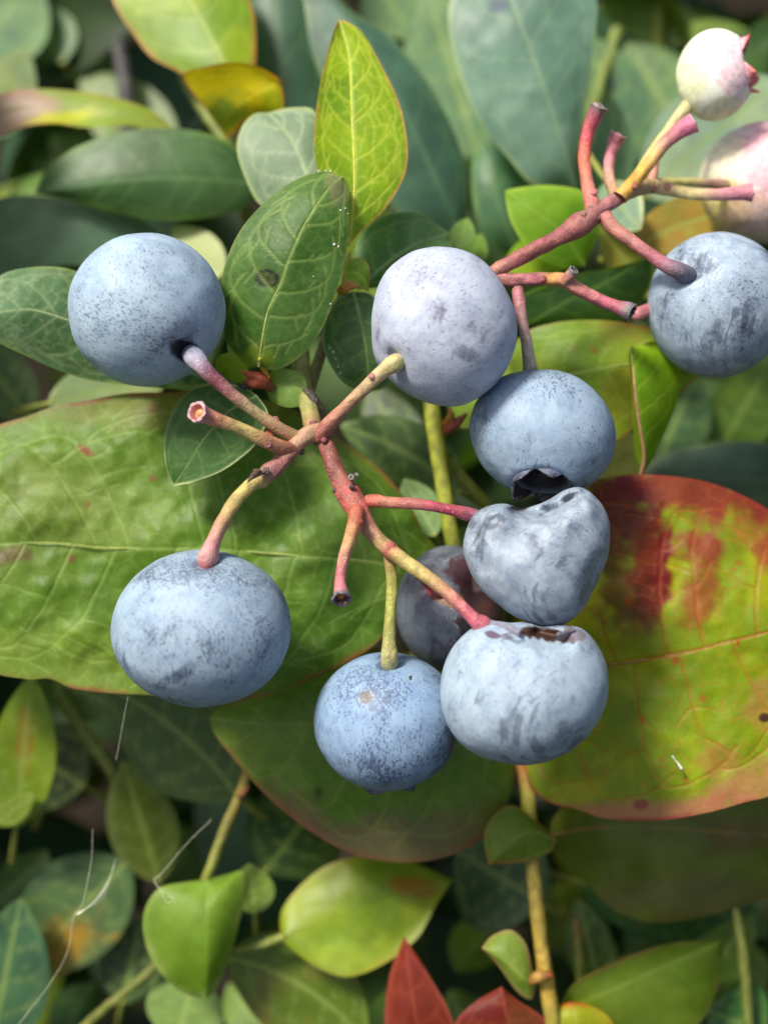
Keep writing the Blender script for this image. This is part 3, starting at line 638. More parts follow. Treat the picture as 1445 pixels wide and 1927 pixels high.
tube('fruit_stalk', [(588, 812, 1, 17, TAN), (612, 835, .2, 18, (150, 90, 80)), (626, 872, -.6, 19, RM), (640, 905, -1.2, 22, (142, 76, 70)), (658, 935, -1.8, 29, (170, 82, 76)), (676, 965, -2.4, 25, (184, 96, 88)), (698, 1000, -2.8, 19, (186, 132, 108)), (718, 1022, -3, 18, (170, 140, 92)), (734, 1036, -3.2, 18, (178, 104, 84)), (742, 1044, -3.3, 15, (180, 110, 86))], shoot_a, seed=2, rough=.12, label='knobbly red-brown main stalk of the lower cluster')
tube('fruit_stalk', [(602, 812, .4, 19, TAN), (575, 822, -.4, 21, (186, 148, 116)), (552, 842, -1, 20, (178, 138, 112)), (530, 868, -1.6, 19, (168, 112, 104)), (508, 888, -2.2, 19, (150, 100, 96)), (488, 906, -2.6, 16, (176, 150, 90))], shoot_a, seed=4, rough=.1, label='tan side arm of the fruit stalk')
tube('pedicel', [(566, 826, -.3, 14, (176, 150, 96)), (525, 806, -1.4, 15, (184, 140, 108)), (475, 772, -2.6, 14, (178, 160, 112)), (425, 732, -3.6, 15, (176, 110, 116)), (392, 702, -4.4, 17, (168, 106, 126)), (376, 684, -4.5, 20, (170, 160, 186)), (366, 673, -3.8, 21, (150, 156, 186)), (350, 656, -1.4, 17, (90, 96, 120))], shoot_a, seed=5, label='pink pedicel of the upper left berry')
tube('pedicel', [(556, 846, -1, 16, (172, 100, 88)), (530, 842, -2, 17, (184, 120, 90)), (500, 830, -3, 17, (186, 130, 96)), (455, 808, -4.2, 15, (186, 170, 100)), (410, 791, -5.2, 16, (190, 130, 100)), (385, 782, -5.8, 18, (196, 130, 118)), (372, 776, -6.6, 21, (190, 130, 130))], shoot_a, seed=6, cup=((206, 170, 176), (150, 70, 66), (214, 158, 96)), sides=20, label='bare pedicel with a hollow pink cup end')
tube('pedicel', [(500, 893, -2.4, 16, (178, 150, 90)), (470, 915, -3, 16, (190, 172, 96)), (440, 948, -3.6, 16, (192, 170, 100)), (415, 990, -4.2, 16, (196, 150, 116)), (400, 1025, -4.8, 18, (206, 140, 140)), (392, 1048, -5, 22, (206, 150, 150)), (391, 1058, -4.8, 20, (190, 100, 108))], shoot_a, seed=7, label='curved pedicel of the lower left berry')
tube('pedicel', [(598, 824, 0, 18, (170, 90, 84)), (618, 800, -.8, 17, (180, 110, 98)), (650, 766, -1.8, 14, (190, 140, 112)), (690, 727, -3, 15, (200, 172, 130)), (722, 698, -4, 17, (206, 186, 136)), (740, 685, -4.2, 19, (200, 192, 132)), (752, 678, -3.6, 16, (190, 180, 130))], shoot_a, seed=8, label='pedicel of the centre berry')
tube('pedicel', [(690, 943, -2, 13, (178, 90, 78)), (708, 943, -2.4, 16, (186, 96, 82)), (722, 945, -2.5, 14, (190, 120, 96)), (780, 948, -2.8, 13, (186, 104, 104)), (840, 958, -2.6, 12, (168, 56, 84)), (880, 968, -2, 14, (176, 96, 116)), (900, 974, -1, 14, (150, 140, 156))], shoot_a, seed=9, label='crimson pedicel of the shrivelled berry')
tube('pedicel', [(672, 960, -3.4, 19, (186, 92, 76)), (668, 985, -4.6, 18, (194, 110, 80)), (658, 1015, -5, 15, (196, 150, 100)), (645, 1060, -5.2, 13, (200, 130, 120)), (640, 1095, -5.4, 13, (204, 112, 124)), (642, 1118, -5.8, 17, (180, 120, 130)), (643, 1126, -6.2, 19, (96, 94, 112))], shoot_a, seed=10, cup=((92, 94, 110), (74, 34, 26), (206, 130, 70)), sides=20, label='short bare pedicel with a dark rim')
tube('pedicel', [(726, 1024, -2.4, 13, (170, 150, 90)), (732, 1050, -2.4, 13, (170, 140, 84)), (738, 1090, -2.2, 13, (178, 172, 84)), (735, 1150, -2, 13, (172, 174, 84)), (732, 1205, -1.8, 15, (182, 182, 104)), (733, 1235, -1.6, 18, (196, 190, 128)), (733, 1248, -1, 18, (190, 186, 130))], shoot_a, seed=11, label='yellow-green pedicel of the lower centre berry')
tube('pedicel', [(736, 1036, -3.4, 17, (184, 110, 88)), (748, 1046, -3.6, 17, (186, 160, 96)), (790, 1076, -4.2, 16, (186, 166, 96)), (835, 1110, -5, 15, (190, 140, 104)), (875, 1148, -5.6, 14, (204, 108, 120)), (893, 1166, -5.6, 16, (200, 100, 116)), (904, 1174, -5.2, 21, (206, 116, 128)), (908, 1180, -5.0, 19, (190, 90, 104))], shoot_a, seed=12, label='long pedicel of the split berry, green turning pink')
tube('pedicel', [(736, 1046, -1.5, 10, (140, 130, 70)), (775, 1068, 1, 11, (150, 120, 80)), (800, 1090, 3, 12, (170, 70, 84)), (826, 1112, 4, 14, (170, 66, 80))], shoot_a, seed=13, label='short pedicel of the dark damaged berry')
for (x, y, d, r, c, rc) in [(661, 898, -3.2, 8, (96, 84, 84), (206, 200, 198)), (671, 893, -2.6, 5, (90, 80, 80), (190, 184, 180)), (662, 916, -3.6, 7, (52, 44, 46), None), (631, 923, -2.6, 7, (66, 40, 40), None),
                             (567, 850, -1.6, 8, (38, 30, 32), (60, 50, 52)), (504, 836, -4, 10, (130, 70, 84), (160, 96, 108)), (518, 790, -2.2, 9, (150, 84, 92), (170, 110, 116)), (610, 828, -1.4, 8, (130, 50, 54), None),
                             (722, 945, -3.3, 8, (150, 60, 62), (176, 110, 112)), (676, 982, -5.6, 9, (170, 60, 48), None), (735, 1030, -4.4, 12, (182, 92, 82), None), (750, 1048, -4.6, 7, (150, 50, 46), None), (741, 1083, -3.0, 9, (170, 62, 48), None), (731, 1066, -3.0, 8, (176, 96, 70), None),
                             (700, 708, -4.8, 8, (198, 130, 130), None), (484, 890, -3.6, 9, (82, 62, 58), (120, 96, 90)), (500, 886, -4.2, 9, (104, 78, 84), (140, 112, 116)), (476, 895, -3.6, 7, (60, 44, 40), None), (590, 800, .4, 12, (130, 70, 66), None), (506, 818, -2, 12, (196, 92, 70), None)]:
    bump_node('bud_scar', x, y, d, r, c, shoot_a, ringcol=rc)
for i in range(6):
    tube('bract', [(492+i*2, 890-i, -3.6, 4, (92, 70, 64)), (486-i*3, 886+i*3, -4.4, 4, (120, 96, 88)), (476-i*2, 884+i*5, -4.6, 1, (70, 52, 46))], shoot_a, sides=6, n=6)

# -- shoot B: upper right cluster
MV = (150, 84, 88)
tube('fruit_stalk', [(880, 550, 9, 14, (120, 80, 70)), (925, 515, 4, 16, (166, 112, 100)), (965, 492, 3.6, 17, (164, 92, 92)), (1010, 468, 4, 18, (150, 80, 84)), (1055, 444, 4.6, 19, (156, 84, 88)), (1090, 424, 5, 26, (160, 92, 92)), (1112, 408, 5.4, 24, (164, 104, 100)), (1128, 396, 5.8, 18, (176, 116, 116)), (1150, 380, 6.4, 17, (186, 120, 124)), (1180, 362, 7.4, 17, (182, 140, 110)), (1212, 352, 9, 15, (190, 160, 112)), (1232, 350, 10, 14, (196, 168, 122))], shoot_b, seed=21, rough=.12, label='mauve main stalk of the upper cluster')
tube('fruit_stalk', [(925, 517, 4, 14, (166, 100, 92)), (950, 527, 3.6, 16, (170, 104, 100)), (990, 526, 3.6, 15, (176, 104, 112)), (1018, 525, 3.7, 16, (176, 100, 96)), (1030, 525, 3.8, 15, (206, 150, 80)), (1060, 528, 4, 17, (204, 140, 106)), (1085, 543, 4, 15, (200, 124, 116)), (1125, 563, 4, 14, (200, 108, 124)), (1160, 577, 3.8, 15, (196, 104, 122)), (1180, 584, 3.6, 18, (130, 116, 128)), (1186, 587, 3.5, 18, (86, 84, 94))], shoot_b, seed=22, cup=((110, 110, 120), (40, 34, 34), (180, 110, 60)), sides=18, label='pink bare stalk with a blackened end')
tube('pedicel', [(1116, 396, 5.6, 18, (190, 104, 96)), (1110, 365, 6, 16, (206, 120, 110)), (1103, 335, 6.4, 14, (216, 130, 104)), (1099, 295, 6.6, 14, (220, 110, 90)), (1106, 250, 6.6, 15, (200, 80, 96)), (1117, 222, 6.2, 16, (176, 76, 96)), (1126, 202, 5.8, 18, (110, 92, 100))], shoot_b, seed=23, cup=((150, 140, 140), (70, 50, 46), (200, 130, 60)), sides=18, label='curved red bare pedicel, leftmost of the upper cluster')
tube('pedicel', [(1158, 372, 7.6, 13, (196, 160, 110)), (1146, 335, 8, 13, (208, 160, 136)), (1146, 300, 8.4, 13, (206, 130, 140)), (1154, 272, 8.4, 14, (196, 112, 130)), (1162, 256, 8.2, 17, (186, 108, 128))], shoot_b, seed=24, cup=((196, 140, 150), (120, 70, 76), (160, 110, 80)), label='short pink bare pedicel')
tube('pedicel', [(1180, 362, 9, 12, (200, 180, 90)), (1218, 300, 10.4, 12, (206, 190, 116)), (1262, 238, 11.6, 12, (212, 200, 140)), (1296, 196, 12, 14, (216, 206, 150)), (1306, 184, 12.2, 14, (214, 206, 150))], shoot_b, seed=25, label='pale pedicel of the small white berry')
tube('pedicel', [(1166, 372, 5.8, 18, (206, 150, 70)), (1190, 345, 6, 16, (218, 168, 64)), (1222, 306, 6.6, 14, (216, 176, 92)), (1252, 268, 7, 15, (206, 140, 130)), (1280, 246, 7.2, 17, (204, 112, 138)), (1300, 234, 7.2, 20, (206, 120, 146))], shoot_b, seed=26, cup=((210, 140, 160), (160, 40, 70), (160, 110, 60)), sides=18, label='yellow to pink bare pedicel with an open end')
tube('pedicel', [(1224, 352, 9.6, 14, (198, 160, 116)), (1262, 358, 9.8, 14, (208, 190, 130)), (1310, 366, 10, 13, (210, 186, 134)), (1360, 366, 10, 14, (208, 140, 150)), (1396, 363, 10, 15, (206, 128, 146)), (1410, 362, 10, 18, (200, 126, 146))], shoot_b, seed=27, cup=((206, 140, 156), (130, 80, 70), (150, 110, 70)), label='straight pink bare pedicel crossing the pale pink berry')
tube('pedicel', [(1230, 345, 11, 11, (190, 170, 110)), (1290, 343, 13, 10, (192, 186, 110)), (1345, 346, 14, 10, (176, 130, 120)), (1365, 347, 14.5, 10, (180, 160, 120))], shoot_b, seed=28, label='pedicel of the large pale pink berry')
tube('pedicel', [(1222, 350, 10, 12, (196, 150, 120)), (1228, 325, 10.6, 11, (200, 130, 120)), (1232, 306, 11, 9, (196, 110, 120))], shoot_b, seed=29)
tube('pedicel', [(1136, 405, 5.4, 17, (190, 110, 110)), (1150, 425, 5, 17, (192, 124, 110)), (1190, 455, 4, 15, (184, 112, 110)), (1235, 488, 3, 15, (168, 92, 108)), (1262, 504, 2.2, 18, (140, 104, 124)), (1284, 514, 2.6, 21, (96, 100, 124)), (1298, 524, 4.2, 20, (60, 66, 90)), (1308, 532, 6, 16, (60, 66, 90))], shoot_b, seed=30, label='mauve pedicel of the berry at the right edge')
tube('pedicel', [(972, 530, 3.9, 12, (176, 108, 108)), (976, 562, 3.4, 14, (180, 116, 122)), (984, 610, 3, 12, (180, 140, 136)), (992, 655, 3, 12, (172, 160, 146)), (998, 700, 3.2, 15, (160, 160, 140))], shoot_b, seed=31, label='thin grey-mauve pedicel of the berry with the star-shaped crown')
tube('pedicel', [(1260, 560, 10, 10, (180, 110, 110)), (1215, 585, 8, 13, (196, 116, 124)), (1198, 592, 7.4, 14, (196, 120, 126))], shoot_b, seed=32)
for (x, y, d, r, c, rc) in [(1112, 395, 4.2, 12, (140, 104, 92), (160, 130, 120)), (1098, 402, 3.6, 8, (156, 112, 98), None), (1124, 410, 4.1, 7, (120, 96, 98), None), (1146, 415, 4.0, 10, (186, 110, 112), (206, 150, 148)), (1022, 525, 2.6, 9, (150, 70, 66), None),
                             (1195, 350, 4.6, 9, (160, 90, 60), None), (976, 560, 2.4, 8, (170, 100, 112), (190, 130, 136)), (1228, 355, 8.4, 10, (180, 110, 90), None), (1255, 352, 8.6, 10, (200, 130, 120), None), (936, 520, 2.8, 12, (190, 130, 104), None), (1118, 362, 4.6, 9, (206, 120, 116), None)]:
    bump_node('bud_scar', x, y, d, r, c, shoot_b, ringcol=rc)

tube('pedicel', [(1062, 530, 3.6, 12, (200, 140, 110)), (1072, 518, 3.0, 11, (190, 130, 116)), (1079, 509, 2.6, 10, (130, 124, 132))], shoot_b, seed=33, cup=((140, 140, 150), (70, 60, 62), (110, 90, 80)))
# leaves on shoot B
leaf(shoot_b, [(1205, 892, 12), (1212, 860, 11), (1203, 800, 9.5), (1195, 740, 8.6), (1190, 690, 8.4), (1185, 652, 8.2)], [(1196, 860, 0), (1190, 800), (1188, 720), (1182, 670)], [(1218, 880), (1243, 830), (1270, 765), (1281, 715), (1276, 675), (1256, 650), (1228, 643), (1200, 650)],
     dl=3, dr=2.5, col=(104, 150, 18), col2=(132, 172, 26), vein=(160, 188, 60), va=.5, nsec=5, tert=0, ta=0, edge=((190, 150, 60), 4, .5), step=3.5, seed=33, pucker=.15, rib=5.5, ribcol=(206, 140, 112), label='bright folded leaf on edge with a salmon rib')
leaf(shoot_b, [(925, 760, 17), (1060, 708, 13.5), (1150, 690, 13), (1230, 680, 13.5), (1330, 690, 15)], [(940, 690), (985, 628), (1040, 608), (1100, 602), (1160, 605), (1225, 618), (1290, 650)], [(960, 830), (1050, 865), (1120, 850), (1165, 825), (1215, 790), (1290, 730)],
     dl=1.5, dr=2, col=(112, 146, 30), col2=(138, 164, 44), vein=(164, 186, 90), va=.5, nsec=6, tert=34, ta=.2, edge=((186, 110, 60), 5, .7), step=5, seed=34, spots=(14, 8, (150, 84, 40)), pucker=.5, rib=3, blobs=[(1180, 620, 70, 25, 0, (158, 140, 60), .6), (1170, 740, 60, 60, 0, (140, 120, 40), .4)], label='spotted yellow-green leaf behind the star-crowned berry')
leaf(shoot_b, [(975, 620, 17), (1060, 570, 16), (1140, 530, 17), (1225, 480, 19)], [(980, 560), (1040, 532), (1100, 512), (1160, 502)], [(1050, 625), (1150, 615), (1205, 570), (1228, 520)], dl=-.5, dr=2, col=(44, 78, 26), col2=(60, 96, 36), vein=(110, 140, 60), va=.3, nsec=5, tert=0, ta=0, edge=((130, 170, 60), 5, .8), step=6, seed=35, label='dark shaded leaf under the pink bare stalk')  # shade over this leaf is put into its dark green
leaf(shoot_b, [(1100, 500, 20), (1060, 440, 18), (1010, 400, 17), (950, 358, 17)], [(1130, 420), (1105, 365), (1050, 350), (1000, 350)], [(1060, 505), (1000, 475), (962, 420), (952, 380)], dl=1, dr=.5, col=(98, 146, 24), col2=(120, 164, 36), vein=(150, 180, 70), va=.4, nsec=4, tert=0, ta=0, edge=((170, 200, 70), 5, .7), step=6, seed=36, label='bright leaf left of the upper cluster')
aleaf(shoot_b, (950, 520), (1105, 455), 45, 22, 24, col=(126, 166, 28), seed=37, bend=10)
aleaf(shoot_b, (1140, 340), (1205, 432), 46, 22, 20, col=(90, 130, 110), seed=38, bend=-6, edge=((190, 200, 120), 5, .7))
aleaf(shoot_b, (1190, 470), (1400, 400), 50, 25, 24, col=(142, 138, 40), col2=(160, 130, 50), seed=39, bend=16)
aleaf(shoot_b, (1225, 560), (1130, 425), 40, 24, 22, col=(140, 140, 50), seed=40)

# -- shoot C: broad lower leaves
tube('stem', [(800, 690, 14, 13, (150, 160, 40)), (812, 770, 13, 16, (166, 174, 52)), (826, 860, 12.5, 16, (170, 176, 54)), (842, 960, 12.5, 15, (164, 172, 50)), (856, 1040, 13, 15, (150, 160, 44)), (880, 1180, 17, 15, (120, 130, 40)), (930, 1340, 24, 16, (110, 116, 36))], shoot_c, seed=41, label='yellow-green stem between the berries')
tube('stem', [(842, 860, 15, 8, (150, 160, 60)), (870, 900, 16, 11, (150, 160, 56)), (915, 950, 18, 12, (140, 152, 50)), (980, 1010, 22, 12, (120, 132, 40))], shoot_c, seed=42)
tube('bud', [(838, 800, 13, 8, (196, 120, 50)), (848, 785, 11, 8, (206, 130, 50)), (846, 768, 11, 3, (216, 160, 60))], shoot_c, label='orange bud on the yellow-green stem')
tube('bud', [(838, 812, 13, 7, (180, 80, 50)), (856, 798, 11.5, 10, (186, 90, 66)), (876, 780, 12, 4, (190, 120, 80))], shoot_c, label='red-brown bud on the yellow-green stem')
leaf(shoot_c, [(835, 1072, 15), (790, 1068, 12), (700, 1057, 10), (560, 1046, 9), (390, 1033, 9), (200, 1031, 9), (100, 1022, 9), (-10, 1024, 9), (-260, 1040, 10)],
     [(830, 1040), (800, 1005), (772, 950), (720, 890), (650, 830), (540, 768), (430, 742), (340, 736), (250, 739), (170, 751), (60, 780), (-20, 808), (-150, 890)], [(805, 1090), (770, 1140), (700, 1215), (620, 1265), (540, 1297), (450, 1314), (330, 1312), (220, 1305), (140, 1297), (95, 1274), (50, 1278), (-10, 1266), (-150, 1180)],
     dl=[3, 2.4, 2, 2.5, 3.5, 4], dr=[2, 1.2, .6, .3, .3, .5], col=(92, 128, 34), col2=(112, 142, 54), vein=(152, 184, 92), va=.55, nsec=9, tert=40, ta=.42, step=2.7, relief=.6, pucker=1.9, seed=44, sec_w=2.4, jag=.035, slope=.16,
     edge=((150, 76, 54), 7, .8), spots=(16, 8, (134, 66, 48)), rib=4.5, ribcol=(156, 176, 84),
     blobs=[(20, 1045, 45, 20, -12, (110, 70, 70), .8), (160, 848, 22, 10, 35, (150, 60, 44), .8), (60, 960, 200, 110, 0, (130, 140, 66), .35), (90, 1240, 260, 60, 0, (132, 152, 54), .45), (330, 770, 260, 40, 0, (128, 124, 50), .6), (650, 1150, 200, 120, 0, (80, 128, 36), .5), (620, 960, 180, 90, 0, (78, 124, 34), .5)],
     label='very large green leaf with a red-brown edge, behind the lower left berry')
leaf(shoot_c, [(985, 1400, 18), (900, 1385, 15), (760, 1368, 13), (600, 1362, 13), (480, 1361, 13), (394, 1350, 14)], [(960, 1330), (860, 1250), (720, 1220), (600, 1250), (500, 1295), (420, 1325)], [(972, 1450), (955, 1510), (925, 1560), (885, 1593), (830, 1615), (760, 1623), (680, 1612), (600, 1575), (520, 1515), (478, 1473), (440, 1428), (402, 1378)],
     dl=2, dr=[3, 3, 2.5, 1.5, .8], col=(94, 130, 42), col2=(112, 144, 58), vein=(146, 170, 86), va=.5, nsec=6, tert=36, ta=.25, step=3.4, relief=.4, pucker=.6, seed=45, edge=((150, 84, 60), 9, .65), rib=3.5, ribcol=(130, 158, 66),
     blobs=[(740, 1590, 240, 60, 0, (120, 100, 80), .75), (560, 1545, 90, 50, 40, (126, 96, 76), .7), (880, 1560, 90, 60, -30, (124, 106, 70), .5), (450, 1405, 80, 60, 30, (140, 158, 70), .4)], spots=(5, 8, (70, 70, 40)),
     label='broad green leaf with a purplish lower margin, under the lower centre berry')
aleaf(shoot_c, (850, 800), (940, 700), 45, 16, 18, col=(128, 160, 40), seed=46, edge=((200, 130, 90), 5, .6))
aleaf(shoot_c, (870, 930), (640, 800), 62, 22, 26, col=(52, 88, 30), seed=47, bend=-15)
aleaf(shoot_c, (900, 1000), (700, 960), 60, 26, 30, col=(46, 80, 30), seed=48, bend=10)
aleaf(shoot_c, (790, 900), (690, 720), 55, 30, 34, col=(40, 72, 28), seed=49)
aleaf(shoot_c, (820, 1010), (760, 900), 40, 15, 17, col=(74, 120, 30), seed=50)

# -- shoot D: big red-blotched leaf and neighbours
tube('stem', [(960, 1380, 22, 11.8, (150, 140, 46)), (985, 1450, 18, 12.6, (176, 120, 50)), (994, 1510, 16.5, 13.4, (176, 170, 60)), (1000, 1600, 16, 14.3, (150, 138, 50)), (1008, 1690, 16, 14.3, (158, 138, 48)), (1018, 1780, 16, 14.3, (162, 138, 46)), (1028, 1850, 16, 15.1, (190, 156, 56)), (1044, 1940, 17, 15.1, (150, 150, 56)), (1070, 2060, 22, 15.1, (130, 130, 50))], shoot_d, seed=51, label='yellow-brown stem at lower right')
tube('stem_node', [(1000, 1845, 14.8, 9, (160, 90, 36)), (1014, 1838, 14.2, 12, (160, 120, 44)), (1034, 1836, 14.4, 7, (150, 66, 34))], shoot_d)
leaf(shoot_d, [(960, 1285, 17), (1040, 1270, 14), (1130, 1254, 11), (1220, 1240, 9.6), (1300, 1225, 9), (1380, 1205, 8.6), (1470, 1182, 9), (1640, 1130, 12)],
     [(960, 1180), (1000, 1040), (1060, 945), (1110, 906), (1160, 894), (1230, 893), (1330, 906), (1400, 935), (1460, 970), (1560, 1040)], [(965, 1360), (985, 1430), (995, 1478), (1030, 1510), (1092, 1526), (1130, 1540), (1240, 1545), (1330, 1530), (1400, 1510), (1460, 1492), (1560, 1380)],
     dl=[0, 1, 2, 3, 3.5, 3], dr=[1, .5, -.5, -1.5, -2, -1], col=(126, 150, 6), col2=(164, 172, 10), vein=(182, 96, 44), va=.62, nsec=7, tert=38, ta=.42, step=2.6, relief=.7, pucker=1.2, seed=54, sec_w=2.2, jag=.02, slope=.13,
     edge=((160, 46, 46), 6, .85), rib=4, ribcol=(176, 132, 70), spots=(36, 7, (176, 66, 34)),
     blobs=[(1300, 925, 240, 50, 9, (132, 24, 34), .9), (1160, 960, 90, 90, 0, (112, 20, 26), .92), (1420, 1000, 90, 50, 20, (136, 50, 40), .55), (1225, 1075, 40, 115, 6, (116, 8, 16), 1.0, .65), (1180, 1110, 60, 80, 0, (96, 50, 20), .8), (1315, 1030, 50, 36, 0, (150, 52, 46), .85), (1310, 1125, 40, 75, 10, (150, 54, 34), .75), (1440, 1040, 30, 50, 0, (160, 70, 44), .8),
            (1260, 1526, 240, 28, -4, (178, 112, 86), .8), (1420, 1480, 110, 40, -12, (180, 112, 80), .65), (1440, 1320, 50, 50, 0, (166, 110, 66), .55), (1355, 1430, 45, 30, 0, (166, 120, 60), .6), (1438, 1350, 12, 9, 0, (60, 30, 24), .95, .7), (1206, 1514, 16, 11, 0, (130, 50, 56), .85, .6), (1210, 1030, 30, 60, 10, (150, 66, 30), .7), (1190, 1300, 160, 120, 0, (112, 140, 20), .5)],
     label='big yellow-green leaf blotched with red, at the right of the berries')
leaf(shoot_d, [(1030, 1574, 18), (1080, 1563, 20), (1150, 1556, 22), (1280, 1560, 23), (1420, 1570, 24), (1560, 1580, 26)], [(1040, 1540), (1100, 1480), (1250, 1440), (1420, 1470)], [(1048, 1595), (1080, 1640), (1112, 1672), (1150, 1708), (1215, 1735), (1300, 1730), (1400, 1703), (1480, 1670)],
     dl=1, dr=2, col=(92, 110, 28), col2=(106, 118, 44), vein=(120, 130, 70), va=.4, nsec=6, tert=0, ta=0, step=6, seed=56, relief=.5, pucker=.6, edge=((110, 92, 50), 8, .5), rib=4, ribcol=(170, 120, 50), blobs=[(1300, 1690, 220, 40, 0, (110, 104, 66), .6), (1390, 1570, 70, 40, 0, (110, 84, 44), .6)], label='dull olive leaf below the big red-blotched leaf')
leaf(shoot_d, [(1046, 1582, 16), (1000, 1565, 14), (955, 1590, 13), (919, 1628, 13.5)], [(1005, 1540), (960, 1515), (920, 1545), (910, 1580)], [(1035, 1603), (985, 1622), (945, 1626)], dl=1.5, dr=1, col=(92, 122, 32), col2=(112, 138, 50), vein=(140, 160, 70), va=.35, nsec=4, tert=0, ta=0, step=4.5, seed=57, edge=((196, 120, 84), 5, .7), rib=2.5, label='small folded green leaf with a reddish tip on the lower right stem')
leaf(shoot_d, [(1008, 1850, 15), (985, 1840, 14), (950, 1808, 14), (906, 1784, 15)], [(1000, 1820), (988, 1775), (960, 1750), (925, 1762)], [(1000, 1880), (975, 1868), (935, 1815)], dl=1.5, dr=1.5, col=(110, 140, 40), col2=(130, 154, 60), vein=(160, 176, 90), va=.35, nsec=3, tert=0, ta=0, step=5, seed=58, edge=((206, 150, 120), 5, .7), label='small cupped leaf on the lower right stem')
leaf(shoot_d, [(1050, 1900, 19), (1130, 1870, 19), (1230, 1825, 20), (1362, 1768, 22)], [(1080, 1850), (1170, 1805), (1260, 1775)], [(1080, 1960), (1200, 1975), (1310, 1930), (1352, 1850)], dl=-1, dr=2.5, col=(94, 122, 26), col2=(108, 132, 40), vein=(130, 150, 60), va=.35, nsec=5, tert=0, ta=0, step=6, seed=59, edge=((176, 120, 80), 5, .6), label='pointed green leaf at the bottom right')
aleaf(shoot_d, (1020, 1700), (860, 1600), 110, 30, 36, wr=100, col=(48, 84, 52), seed=60)
aleaf(shoot_d, (1090, 1660), (1440, 1760), 90, 33, 36, col=(62, 108, 66), seed=61, bend=20)
aleaf(shoot_d, (1130, 1860), (1085, 1690), 45, 32, 34, col=(58, 92, 36), seed=62)
aleaf(shoot_d, (1250, 1930), (1420, 1720), 60, 28, 30, col=(74, 106, 30), seed=63)
tube('stem', [(1095, 1900, 30, 9, (110, 120, 46)), (1090, 1800, 29, 9, (112, 124, 48)), (1084, 1735, 29, 8, (130, 110, 50))], shoot_d); tube('stem', [(1410, 1940, 26, 9, (116, 128, 50)), (1398, 1800, 25, 10, (120, 132, 52)), (1385, 1715, 25, 8, (112, 124, 50))], shoot_d)
aleaf(shoot_d, (1440, 1950), (1330, 1900), 60, 28, 28, col=(60, 112, 56), seed=64, wr=80)

# -- shoot E: lower left
tube('stem', [(470, 1440, 22, 8.9, (124, 112, 40)), (450, 1500, 22, 10.4, (128, 118, 40)), (420, 1570, 22, 10.4, (112, 114, 40)), (390, 1650, 22, 9.6, (130, 140, 50)), (350, 1740, 25, 8.9, (120, 130, 46)), (280, 1830, 26, 8.9, (100, 110, 44)), (190, 1905, 28, 8.9, (116, 126, 50)), (100, 1990, 32, 8.9, (100, 110, 40))], shoot_e, seed=70, label='yellow stem at lower left')
tube('bud', [(448, 1500, 21.4, 6, (120, 90, 40)), (460, 1490, 21, 6, (128, 70, 36)), (467, 1480, 21, 2, (128, 70, 36))], shoot_e)
leaf(shoot_e, [(392, 1655, 20), (388, 1720, 18), (388, 1800, 18), (386, 1880, 20)], [(350, 1660), (300, 1672), (272, 1715), (274, 1775), (300, 1828), (345, 1868)], [(430, 1645), (456, 1640), (457, 1700), (442, 1770), (420, 1835), (400, 1870)], dl=1.5, dr=2.5, col=(104, 140, 34), col2=(116, 150, 46), vein=(130, 160, 60), va=.25, nsec=5, tert=0, ta=0, step=5, seed=71, edge=((170, 186, 110), 12, .7), label='bright green leaf hanging point down at lower left')
leaf(shoot_e, [(528, 1765, 24), (600, 1745, 24), (690, 1710, 24), (770, 1680, 25), (852, 1655, 27)], [(530, 1715), (570, 1662), (620, 1626), (690, 1610), (770, 1622)], [(560, 1795), (605, 1825), (655, 1838), (720, 1815), (785, 1765), (822, 1700)], dl=2, dr=-1, col=(114, 142, 24), col2=(140, 160, 34), vein=(150, 166, 50), va=.2, nsec=5, tert=0, ta=0, step=6, seed=72, pucker=.8, edge=((170, 150, 60), 10, .5), blobs=[(770, 1665, 55, 18, 10, (160, 96, 36), .7), (640, 1800, 60, 30, 0, (160, 180, 50), .5)], label='yellow-green leaf with an orange blotch, below the lower centre berry')
tube('petiole', [(425, 1795, 24, 8, (110, 124, 40)), (480, 1782, 24, 9, (116, 130, 44)), (532, 1764, 24, 9, (130, 140, 46))], shoot_e)
aleaf(shoot_e, (430, 1800), (690, 1960), 90, 27, 28, col=(92, 116, 30), col2=(120, 112, 50), seed=73, bend=25, wr=100, label='dull green leaf at the bottom, left of centre')
aleaf(shoot_e, (330, 1960), (370, 1830), 75, 26, 28, col=(110, 140, 70), seed=74)
aleaf(shoot_e, (300, 1660), (232, 1432), 66, 36, 30, col=(88, 106, 42), seed=75, edge=((130, 140, 90), 18, .6), label='blurred olive leaf standing up at lower left')
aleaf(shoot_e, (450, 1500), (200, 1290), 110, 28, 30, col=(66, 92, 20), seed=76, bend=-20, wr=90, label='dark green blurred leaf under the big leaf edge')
aleaf(shoot_e, (240, 1620), (30, 1840), 90, 36, 34, col=(70, 100, 60), seed=77, blobs=[(100, 1790, 120, 60, -30, (170, 130, 30), .85)], wr=105, label='dark teal leaf with a yellow-orange tip at lower left')
aleaf(shoot_e, (-20, 1990), (40, 1690), 85, 30, 30, col=(58, 96, 66), seed=78)
aleaf(shoot_e, (480, 1720), (470, 1625), 42, 26, 27, col=(84, 110, 30), seed=79)
aleaf(shoot_e, (30, 1560), (60, 1270), 62, 28, 24, col=(108, 136, 30), seed=80, blobs=[(45, 1390, 20, 60, 0, (160, 110, 40), .6)], label='yellow-green blurred leaf at the left edge')
aleaf(shoot_e, (-10, 1550), (66, 1495), 26, 27, 26, col=(110, 130, 34), seed=81)
